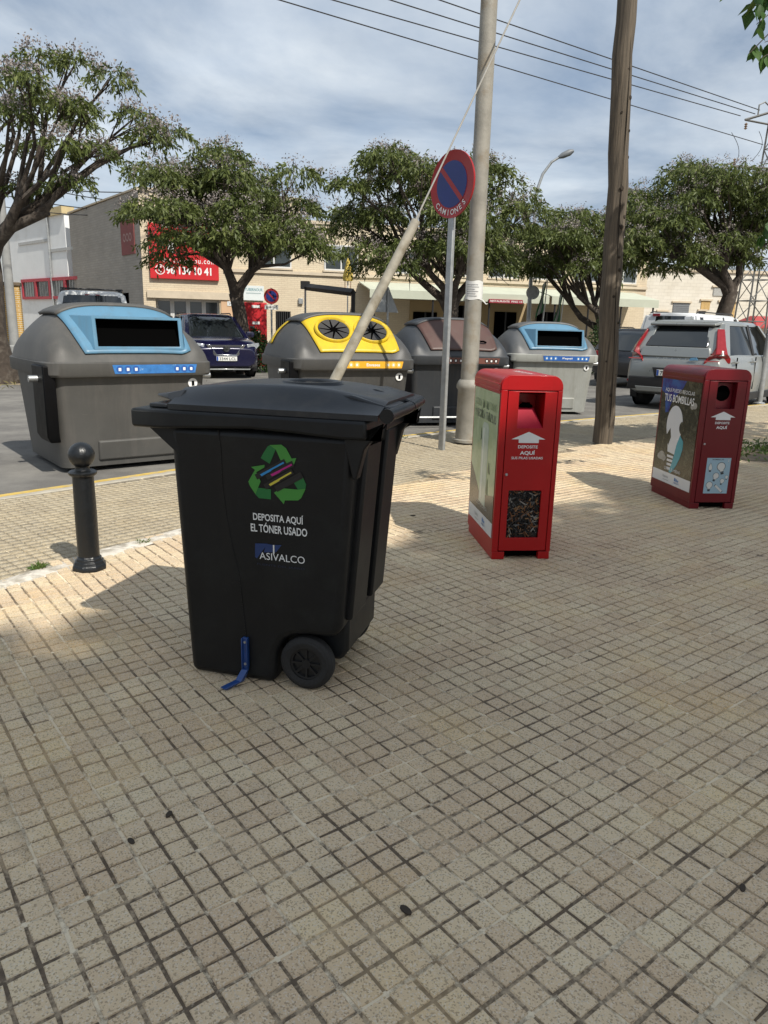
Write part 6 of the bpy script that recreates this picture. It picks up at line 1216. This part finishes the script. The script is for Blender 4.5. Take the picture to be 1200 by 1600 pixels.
# white building at far left
w0 = np.array([-15.6,37.3]); w1_ = np.array([-27.0,48.2]); dv_ = w1_-w0; WA = math.atan2(dv_[1], dv_[0]); WL = float(np.linalg.norm(dv_))
WP = Plane(w1_, WA+math.pi)
wb_ = thing('white_building', 'white rendered building with barred red-framed windows behind the left tree', 'building', (w1_[0],w1_[1],-0.14), WA+math.pi)
HW = 6.25
mb = MB(); mb.box(0,WL,0,0.4,0,HW); mb.build('wall', WHW, wb_)
mb = MB(); mb.box(-0.05,WL+0.05,-0.12,0.5,HW,HW+0.35); mb.build('cornice', mat('beige_cornice', (0.50,0.40,0.22), 0.85, var=0.08), wb_)
a0, z1 = WP.px(36,440); a1, z0 = WP.px(131,463); z1 += Z0; z0 += Z0
for k in range(4):
    x0, x1 = a0+(a1-a0)*(k+0.06)/4, a0+(a1-a0)*(k+0.94)/4; mb = MB(); mb.box(x0,x1,-0.03,-0.003,z0,z1); f = mb.build('window', WGL if k % 2 else mat('curtained_glass', (0.26,0.28,0.27), 0.3, var=0.2, vs=6), wb_)
    for q in ((x0-0.16,x0+0.02,z0-0.1,z1+0.1),(x1-0.02,x1+0.16,z0-0.1,z1+0.1),(x0+0.02,x1-0.02,z1-0.05,z1+0.1),(x0+0.02,x1-0.02,z0-0.1,z0+0.03)):
        mb = MB(); mb.box(q[0],q[1],-0.10-0.003*k,-0.004,q[2],q[3]); mb.build('window_frame', mat('frame_red', (0.36,0.03,0.045), 0.6, var=0.1), f)
    for q in range(5):
        xq = x0+(x1-x0)*(q+0.5)/5; mb = MB(); mb.box(xq-0.012,xq+0.012,-0.07,-0.05,z0,z1); mb.build('window_bar', BPL, f)
a0, z1 = WP.px(78,372); mb = MB(); mb.tube([(a0,-0.08,HW),(a0,-0.08,0.1)], 0.06, 8); mb.build('downpipe', GALV, wb_)
for ya, yb_, xa, xb in ((382,384,30,76),(392,394,80,124)):
    p0 = WP.px(xa,ya); p1 = WP.px(xb,yb_); mb = MB(); mb.box(min(p0[0],p1[0]),max(p0[0],p1[0]),-0.05,-0.004,p0[1]+Z0-0.07,p0[1]+Z0+0.07); mb.build('cable_tray', mat('tray_grey', (0.40,0.40,0.39), 0.7, var=0.1), wb_)
# low white building behind the SUV at the right
RP0 = np.array(atY(985,500,52.0))[:2]; RPl = Plane(RP0, R(8))
rb = thing('white_block_building', 'pale block building with shuttered openings beyond the parked vehicles', 'building', (RP0[0],RP0[1],-0.14), R(8))
RBM = brick_mat('white_block', (0.62,0.58,0.50), (0.58,0.54,0.46), (0.46,0.42,0.36), 0.45, 0.22)
mb = MB(); mb.box(0,34,0,6,0,5.6); mb.build('wall', RBM, rb); mb = MB(); mb.box(-0.1,34.1,-0.12,6.1,5.6,5.8); mb.build('parapet', STONE, rb)
for xa, ya, xb, yb_, m in ((1028,487,1041,497,WGL),(1052,473,1074,500,mat('shutter_grey', (0.16,0.17,0.18), 0.6, var=0.1)),(1115,449,1147,463,mat('vent_grey', (0.38,0.38,0.36), 0.7, var=0.1)),(1092,486,1100,499,DARK),(1096,470,1108,484,mat('ochre_paint', (0.45,0.30,0.12), 0.8, var=0.2)),(1124,472,1132,498,mat('ochre_paint', (0,0,0))),(1138,472,1146,498,mat('ochre_paint', (0,0,0)))):
    a0, z1 = RPl.px(xa,ya); a1, z0 = RPl.px(xb,yb_); mb = MB(); mb.box(a0,a1,-0.04,-0.003,max(0.02,z0+Z0),z1+Z0); o_ = mb.build('opening', m, rb)
    mb = MB(); mb.box(a0-0.12,a1+0.12,-0.12,-0.003,z1+Z0+0.01,z1+Z0+0.12); mb.build('lintel', STONE, o_)
    if 'vent' in m.name or 'shutter' in m.name:
        for k in range(9):
            zk = z0+Z0+(z1-z0)*(k+0.5)/9
            if zk > 0.05:
                mb = MB(); mb.box(a0+0.03,a1-0.03,-0.06,-0.042,zk-0.03,zk+0.02); mb.build('slat', m, o_)
kp = atY(1192,500,44); k_ = thing('kiosk', 'small pale kiosk with red roof at the right edge', 'kiosk', (kp[0]+1.2,44,-0.14), R(8))
mb = MB(); mb.box(-1.6,1.6,0,2.4,0,1.9); mb.build('wall', RBM, k_); mb = MB(); mb.loft([[(-1.9,-0.4,1.9),(1.9,-0.4,1.9),(1.9,2.8,1.9),(-1.9,2.8,1.9)],[(-1.9,-0.4,2.0),(1.9,-0.4,2.0),(1.9,2.8,2.0),(-1.9,2.8,2.0)],[(-1.2,1.0,2.6),(1.2,1.0,2.6),(1.2,1.4,2.6),(-1.2,1.4,2.6)]]); mb.build('roof', mat('kiosk_red', (0.36,0.05,0.045), 0.7, var=0.1), k_)
mb = MB(); mb.box(-1.2,-0.2,-0.03,-0.002,0.9,1.6); mb.build('window', WGL, k_)
# ochre brick gate pillar and concrete post on the left
bp_ = atY(17,500,28.5); t = thing('brick_pillar', 'ochre brick gate pillar with dark cap at the left edge', 'pillar', (bp_[0],28.5,-0.14), R(20))
mb = MB(); mb.box(-0.55,0.40,-0.2,0.3,0,2.55); mb.build('shaft', OCHRE, t); mb = MB(); mb.box(-0.60,0.45,-0.25,0.35,2.55,2.68); mb.build('cap', mat('cap_dark', (0.12,0.09,0.06), 0.8, var=0.2), t, bevel=0.02)
cp = gr(24,551,-0.1); t = thing('concrete_post', 'grey concrete post in front of the ochre brick pillar', 'pole', (cp[0]*0.93,cp[1]*0.93,-0.12), 0)
mb = MB(); mb.lathe([(0.24,0),(0.24,0.35),(0.17,0.40),(0.13,6.5)], 16); mb.build('shaft', mat('post_concrete', (0.26,0.26,0.25), 0.85, var=0.15, vs=3, bump=0.3, bs=30), t, smooth=40)
mb = MB(); mb.lathe([(0.27,0),(0.27,0.12),(0.2,0.16)], 16); mb.build('footing', mat('post_concrete', (0,0,0)), t, smooth=40)

# ------------------------------------------------------------------ street furniture across the road
p = atY(400,512,25.0); t = thing('red_cabinet', 'tall red cabinet with white labels beside the tree trunk', 'cabinet', (p[0],25.0,-0.1), R(15))
mb = MB(); mb.box(-0.36,0.36,-0.02,0.35,0,2.05); mb.build('case', BSR, t, bevel=0.02)
for z, w in ((1.92,0.13),(1.40,0.12),(1.10,0.13)):
    mb = MB(); mb.box(-w,w,-0.03,-0.021,z-0.045,z+0.045); mb.build('label_plate', WHT, t, bevel=0.004)
mb = MB(); mb.box(-0.20,-0.05,-0.10,-0.021,1.22,1.30); mb.build('handle', BPL, t, bevel=0.01)
p = atY(424,463,24.0); t = thing('no_parking_sign', 'small blue and red no parking sign over a white plate near the red cabinet', 'traffic sign', (p[0],24.0,-0.1), R(10))
mb = MB(); mb.tube([(0,0.03,0),(0,0.03,p[2]+0.35)], 0.03, 8); mb.build('post', GALV, t, smooth=40)
zc = p[2]+0.1; mb = MB(); mb.lathe([(0.001,0.012),(0.235,0.012),(0.235,-0.01),(0.001,-0.01)], 32, (0,0,zc), 'y'); dk = mb.build('plate', RED, t)
mb = MB(); mb.lathe([(0.001,0.016),(0.165,0.016),(0.165,0.013),(0.001,0.013)], 32, (0,0,zc), 'y'); mb.build('blue_field', SBL, dk)
mb = MB(); a = R(-45); mb.add([(x*math.cos(a)-z*math.sin(a), -0.0175, zc+x*math.sin(a)+z*math.cos(a)) for x, z in ((-0.16,-0.02),(0.16,-0.02),(0.16,0.02),(-0.16,0.02))], [(0,1,2,3)]); mb.build('slash', RED, dk)
mb = MB(); mb.box(-0.21,0.21,-0.012,0.0,zc-0.40,zc-0.26); pl = mb.build('text_plate', WHT, t); text('lettering', 'CAMIONES', INKB, pl, lambda u, v: (u, -0.0135, zc-0.33+v), 0.34, 0.06, 0.01)
# awning frame by the restaurant terrace
fa = np.array(atY(477,448,26.5)); fb = np.array(atY(552,457,24.6)); t = thing('terrace_frame', 'black folded awning beam on thin posts in front of the cream building', 'awning frame', (fa[0],fa[1],-0.1), 0)
r_ = lambda q: tuple(np.array(q)-np.array([fa[0],fa[1],-0.1]))
mb = MB(); mb.tube([r_(fa), r_(fb)], 0.12, 4); mb.build('beam', BPL, t); mb = MB(); mb.tube([r_(fa), r_((fa[0],fa[1],-0.1))], 0.035, 6); mb.build('post', GALV, t); mb = MB(); mb.tube([r_(fb), r_((fb[0],fb[1],-0.1))], 0.07, 6); mb.build('post', BPL, t)
mb = MB(); mb.box(-0.15,0.15,-0.15,0.15,fa[2]+0.02,fa[2]+0.28); mb.build('motor_box', BPL, t)
p = atY(544,404,26.0); t = thing('closed_parasol', 'closed yellow parasol on a white pole', 'parasol', (p[0],26.0,-0.1), 0)
zt_ = p[2]+0.1; mb = MB(); mb.tube([(0,0,0),(0,0,zt_)], 0.022, 8); mb.build('pole', WHT, t)
mb = MB(); rings = []
for f, r0_ in ((0,0.13),(0.15,0.15),(0.5,0.10),(0.85,0.05),(1,0.015)): rings.append([(r0_*(1+0.22*math.cos(6*a))*math.cos(a), r0_*(1+0.22*math.cos(6*a))*math.sin(a), zt_-0.72+0.74*f) for a in [2*math.pi*k/24 for k in range(24)]])
mb.loft(rings); mb.build('canopy', mat('parasol_yellow', (0.62,0.46,0.10), 0.8, var=0.1), t, smooth=50)
for s_ in (-1,1): 
    mb = MB(); mb.tube([(s_*0.10,0,zt_-0.70),(s_*0.09,0,zt_-1.15)], 0.012, 5); mb.build('tie_strap', mat('strap_brown', (0.25,0.08,0.04), 0.7, var=0), t)
mb = MB(); mb.lathe([(0.3,0),(0.3,0.06),(0.05,0.1)], 20); mb.build('base', mat('post_concrete', (0,0,0)), t)
p = atY(606,448,23.0); t = thing('triangular_sign', 'grey back of a triangular road sign behind the stay tube', 'traffic sign', (p[0],23.0,-0.1), R(35))
zt_ = p[2]+0.1; mb = MB(); mb.tube([(0,-0.03,0),(0,-0.03,zt_-0.05)], 0.035, 8); mb.build('post', GALV, t)
mb = MB(); mb.prism([(-0.42,zt_-0.74),(0.42,zt_-0.74),(0.03,zt_),(-0.03,zt_)], lambda x, z: (x, 0.0, z), lambda x, z: (x, 0.02, z)); mb.build('plate', GALV, t, bevel=0.006)
def flag(label, xp, ytop, Y, cols, lean):
    p = atY(xp, ytop, Y); t = thing('flag', label, 'flag', (p[0],Y,-0.1), 0, 'limp flags by the restaurant'); h = p[2]+0.1
    mb = MB(); mb.tube([(0,0,0),(lean,0,h)], [0.025,0.018], 8); mb.build('pole', WHT, t, smooth=40)
    for q, (c, a, b) in enumerate(cols):
        mb = MB(); P = []
        for i in range(9):
            z = h-0.05-1.15*i/8; row = []
            for j in range(5):
                f = a+(b-a)*j/4; w_ = 0.05+0.30*f*(0.35+0.65*i/8); row.append((lean*z/h-w_*0.9+0.02*math.sin(i+5*f), 0.05*math.sin(9*f+0.4*i), z-0.25*f))
            P.append(row)
        mb.grid(P); mb.build('cloth', mat('flag_'+label[:5]+str(q), c, 0.85, var=0.08), t, smooth=80, solid=0.006)
flag('limp green and white flag on a white pole', 851, 432, 27.5, [((0.05,0.16,0.07),0,0.36),((0.45,0.46,0.42),0.36,0.66),((0.05,0.16,0.07),0.66,1.0)], 0.12)
flag('limp orange, white and blue flag on a white pole', 877, 448, 28.0, [((0.42,0.18,0.05),0,0.4),((0.48,0.48,0.46),0.4,0.7),((0.10,0.16,0.30),0.7,1.0)], 0.14)
# street lamp with curved arm
lb, lt, lh = atY(827,490,28.0), atY(838,300,28.0), atY(886,240,28.0); t = thing('street_lamp', 'tall street lamp with curved arm above the trees', 'street lamp', (lb[0],28.0,-0.1), 0)
B = np.array([lb[0],28.0,-0.1]); mid_ = np.array(atY(848,272,28.0)); m2 = np.array(atY(862,253,28.0)); e_ = np.array(atY(875,245,28.0))
mb = MB(); mb.tube([(0,0,0), tuple(lt-B), tuple(mid_-B), tuple(m2-B), tuple(e_-B)], [0.09,0.055,0.05,0.045,0.04], 10); mb.build('column', GALV, t, smooth=50)
hd = np.array(lh)-B; e2 = e_-B; mb = MB(); dr = (hd-e2)/np.linalg.norm(hd-e2); mb.tube([tuple(e2-dr*0.05), tuple(e2+dr*0.1), tuple(e2+dr*0.35), tuple(e2+dr*0.5)], [0.05,0.10,0.11,0.05], 10); mb.build('lamp_head', mat('lamp_grey', (0.14,0.15,0.16), 0.5, var=0.1), t, smooth=50)
p = atY(831,457,27.8); mb = MB(); mb.lathe([(0.001,0.01),(0.24,0.01),(0.24,-0.01),(0.001,-0.01)], 24, (p[0]-B[0]+0.05,-0.12,p[2]+0.1), 'y'); mb.build('round_sign', GALV, t)
# thin post at the right edge
p = gr(1186,630,-0.0); t = thing('thin_post', 'thin grey metal post at the right edge beside the silver SUV', 'pole', (p[0],p[1],-0.02), 0)
mb = MB(); mb.tube([(0,0,0),(0,0,2.3)], 0.055, 12); mb.build('shaft', GALV, t, smooth=40); mb = MB(); mb.lathe([(0.11,0),(0.11,0.03),(0.06,0.05)], 16); mb.build('foot', GALV, t); mb = MB(); mb.lathe([(0.056,2.3),(0.05,2.33),(0.001,2.34)], 12); mb.build('cap', BPL, t)
# shrub between the navy car and the yellow container
def shrub(label, x, y, r, h, seed):
    g_ = np.random.default_rng(seed); n = 2600; v = g_.normal(size=(n,3)); v /= np.linalg.norm(v,axis=1)[:,None]; v[:,2] = np.abs(v[:,2]); C = v*np.array([r,r,h])*(1-0.35*g_.random((n,1)))
    D = v+g_.normal(0,0.5,(n,3)); D /= np.linalg.norm(D,axis=1)[:,None]; V, F = leaves_np(C, D, 0.10*g_.uniform(0.6,1.2,n), np.full(n,0.045)); t = thing('shrub', label, 'shrub', (x,y,-0.1)); mesh_np('foliage', V, F, leaf_mat('shrub_leaf_%d' % seed, (0.02,0.045,0.015),(0.04,0.08,0.02),(0.08,0.12,0.03)), t)
    mb = MB()
    for k in range(5): a = k*1.26; mb.tube([(0,0,0),(0.4*r*math.cos(a),0.4*r*math.sin(a),h*0.5),(0.7*r*math.cos(a),0.7*r*math.sin(a),h*0.85)], [0.03,0.02,0.008], 5)
    mb.build('stem', BARK, t)
p = atY(399,525,22.0); shrub('dark green shrub beside the red cabinet', p[0], 22.0, 0.45, 1.25, 41)
p = atY(948,500,25.5); shrub('dark green shrub at the foot of the forked tree', p[0], 25.5, 0.7, 2.0, 42)
# ------------------------------------------------------------------ pylon and overhead lines
PY_ = 42.0; pb = atY(1172,500,PY_); t = thing('lattice_pylon', 'grey steel lattice pylon with crossarms at the right edge', 'pylon', (pb[0],PY_,-0.1), R(10))
PB_ = np.array([pb[0],PY_,-0.1]); HP = 14.2; LAT = mat('pylon_steel', (0.15,0.15,0.145), 0.6, metal=0.3, var=0.15)
def hw(z): return 0.62-0.36*min(1, z/HP)
mb = MB()
for sx_, sy_ in ((-1,-1),(1,-1),(1,1),(-1,1)): mb.tube([(sx_*hw(0),sy_*hw(0),0),(sx_*hw(HP),sy_*hw(HP),HP)], 0.055, 4)
mb.build('leg', LAT, t)
mb = MB(); nz = 13
for k in range(nz):
    z0, z1 = HP*k/nz, HP*(k+1)/nz
    for q in range(4):
        a, b = [(-1,-1),(1,-1),(1,1),(-1,1)][q], [(1,-1),(1,1),(-1,1),(-1,-1)][q]
        s0, s1 = (a, b) if k % 2 else (b, a); mb.tube([(s0[0]*hw(z0),s0[1]*hw(z0),z0),(s1[0]*hw(z1),s1[1]*hw(z1),z1)], 0.03, 4); mb.tube([(a[0]*hw(z1),a[1]*hw(z1),z1),(b[0]*hw(z1),b[1]*hw(z1),z1)], 0.025, 4)
mb.build('bracing', LAT, t)
INS = mat('insulator', (0.20,0.14,0.10), 0.3, var=0.1)
za = atY(1160,190,PY_)[2]+0.1; zb_ = atY(1150,262,PY_)[2]+0.1
ends = []
for z, L_, up in ((za,1.9,0.55),(zb_,2.3,0.0)):
    for s_ in (-1,1):
        mb = MB(); mb.tube([(s_*0.2,0,z+up),(s_*L_,0,z)], 0.06, 4); mb.tube([(s_*0.2,0,z-0.15),(s_*L_,0,z)], 0.05, 4); mb.build('crossarm', LAT, t)
        mb = MB(); mb.lathe([(0.02,0),(0.09,0.05),(0.03,0.1),(0.09,0.15),(0.03,0.2),(0.09,0.25),(0.02,0.32)], 10, (s_*L_*0.95,0,z+0.05 if up == 0 else z-0.45)); mb.build('insulator', INS, t, smooth=40)
mb = MB(); mb.tube([(-1.2,0,za+0.25),(-1.2,0,za+0.75),(-0.9,0,za+0.9),(-0.6,0,za+0.7),(-0.6,0,za+0.4)], 0.04, 5); mb.build('bracket_loop', LAT, t)
CAB = mat('cable_black', (0.02,0.02,0.022), 0.6, var=0)
def cable(label, P, r, sag=0.0, m=CAB, n=24):
    P = [np.array(q, float) for q in P]; a, b = P[0], P[-1]; pts = [a+(b-a)*k/n-np.array([0,0,4*sag*(k/n)*(1-k/n)]) for k in range(n+1)]
    mb = MB(); mb.tube([tuple(q-a) for q in pts], r, 5); o = mb.build('overhead_wire', m); o.location = tuple(a); tag(o, label, 'wire', 'overhead wires'); return o
for q, (ptl, ptr, lab) in enumerate((((437,0),(1192,226),'lowest of the four overhead wires crossing the sky'), ((520,0),(1157,181),'second lowest of the four overhead wires crossing the sky'), ((610,0),(1180,178),'second highest of the four overhead wires crossing the sky'), ((687,0),(1187,172),'highest of the four overhead wires crossing the sky'))):
    b_ = np.array(atY(*ptr, PY_)); a_ = np.array(atY(*ptl, 1.0)); d_ = a_-CAM; k_ = (b_[2]-CAMH+0.15)/d_[2]; a_ = CAM+d_*k_; a2 = b_+(a_-b_)*1.5
    cable(lab, (b_, a2), 0.022 if q else 0.020)
for lab, y0, y1 in (('highest thin cable at the left behind the sparse tree',268,318),('second thin cable at the left behind the sparse tree',282,300),('third thin cable at the left behind the sparse tree',300,330),('lowest thin cable at the left behind the sparse tree',322,336)):
    cable(lab, (atY(-60,y0-12,35), atY(215,y1,34.5)), 0.022, 0.25)
for lab, x0, y0, x1, y1 in (('drooping jumper cable under the pylon crossarm',1143,207,1147,262),('jumper cable beside the pylon',1186,205,1176,250)):
    p0, p1 = np.array(atY(x0,y0,PY_)), np.array(atY(x1,y1,PY_)); mb = MB(); mb.tube([tuple((p1-p0)*k/10+np.array([0.32*math.sin(math.pi*k/10),0,0])) for k in range(11)], 0.014, 5); o = mb.build('overhead_wire', CAB); o.location = tuple(p0); tag(o, lab, 'wire', 'overhead wires')
# warehouse beyond the verge, continuing the street to the left
t = thing('warehouse', 'long low pale warehouse beyond the verge at far left', 'building', (-62,44,-0.14), R(-4))
mb = MB(); mb.box(0,33,0,12,0,5.2); mb.build('wall', WHW, t); mb = MB(); mb.loft([[(-0.3,-0.3,5.2),(33.3,-0.3,5.2),(33.3,12.3,5.2),(-0.3,12.3,5.2)],[(-0.3,5.6,6.8),(33.3,5.6,6.8),(33.3,6.4,6.8),(-0.3,6.4,6.8)]]); mb.build('roof', mat('sheet_roof', (0.30,0.28,0.25), 0.7, var=0.1, vs=1), t)
for k in range(6):
    x = 2+k*5.2; mb = MB(); mb.box(x,x+2.4,-0.04,-0.003,2.6,3.8); f = mb.build('window', WGL, t)
    for q in ((x-0.1,x,2.5,3.9),(x+2.4,x+2.5,2.5,3.9),(x,x+2.4,3.8,3.9),(x,x+2.4,2.5,2.6),(x+1.15,x+1.25,2.6,3.8)):
        mb = MB(); mb.box(q[0],q[1],-0.08,-0.002,q[2],q[3]); mb.build('window_frame', ALU, f)
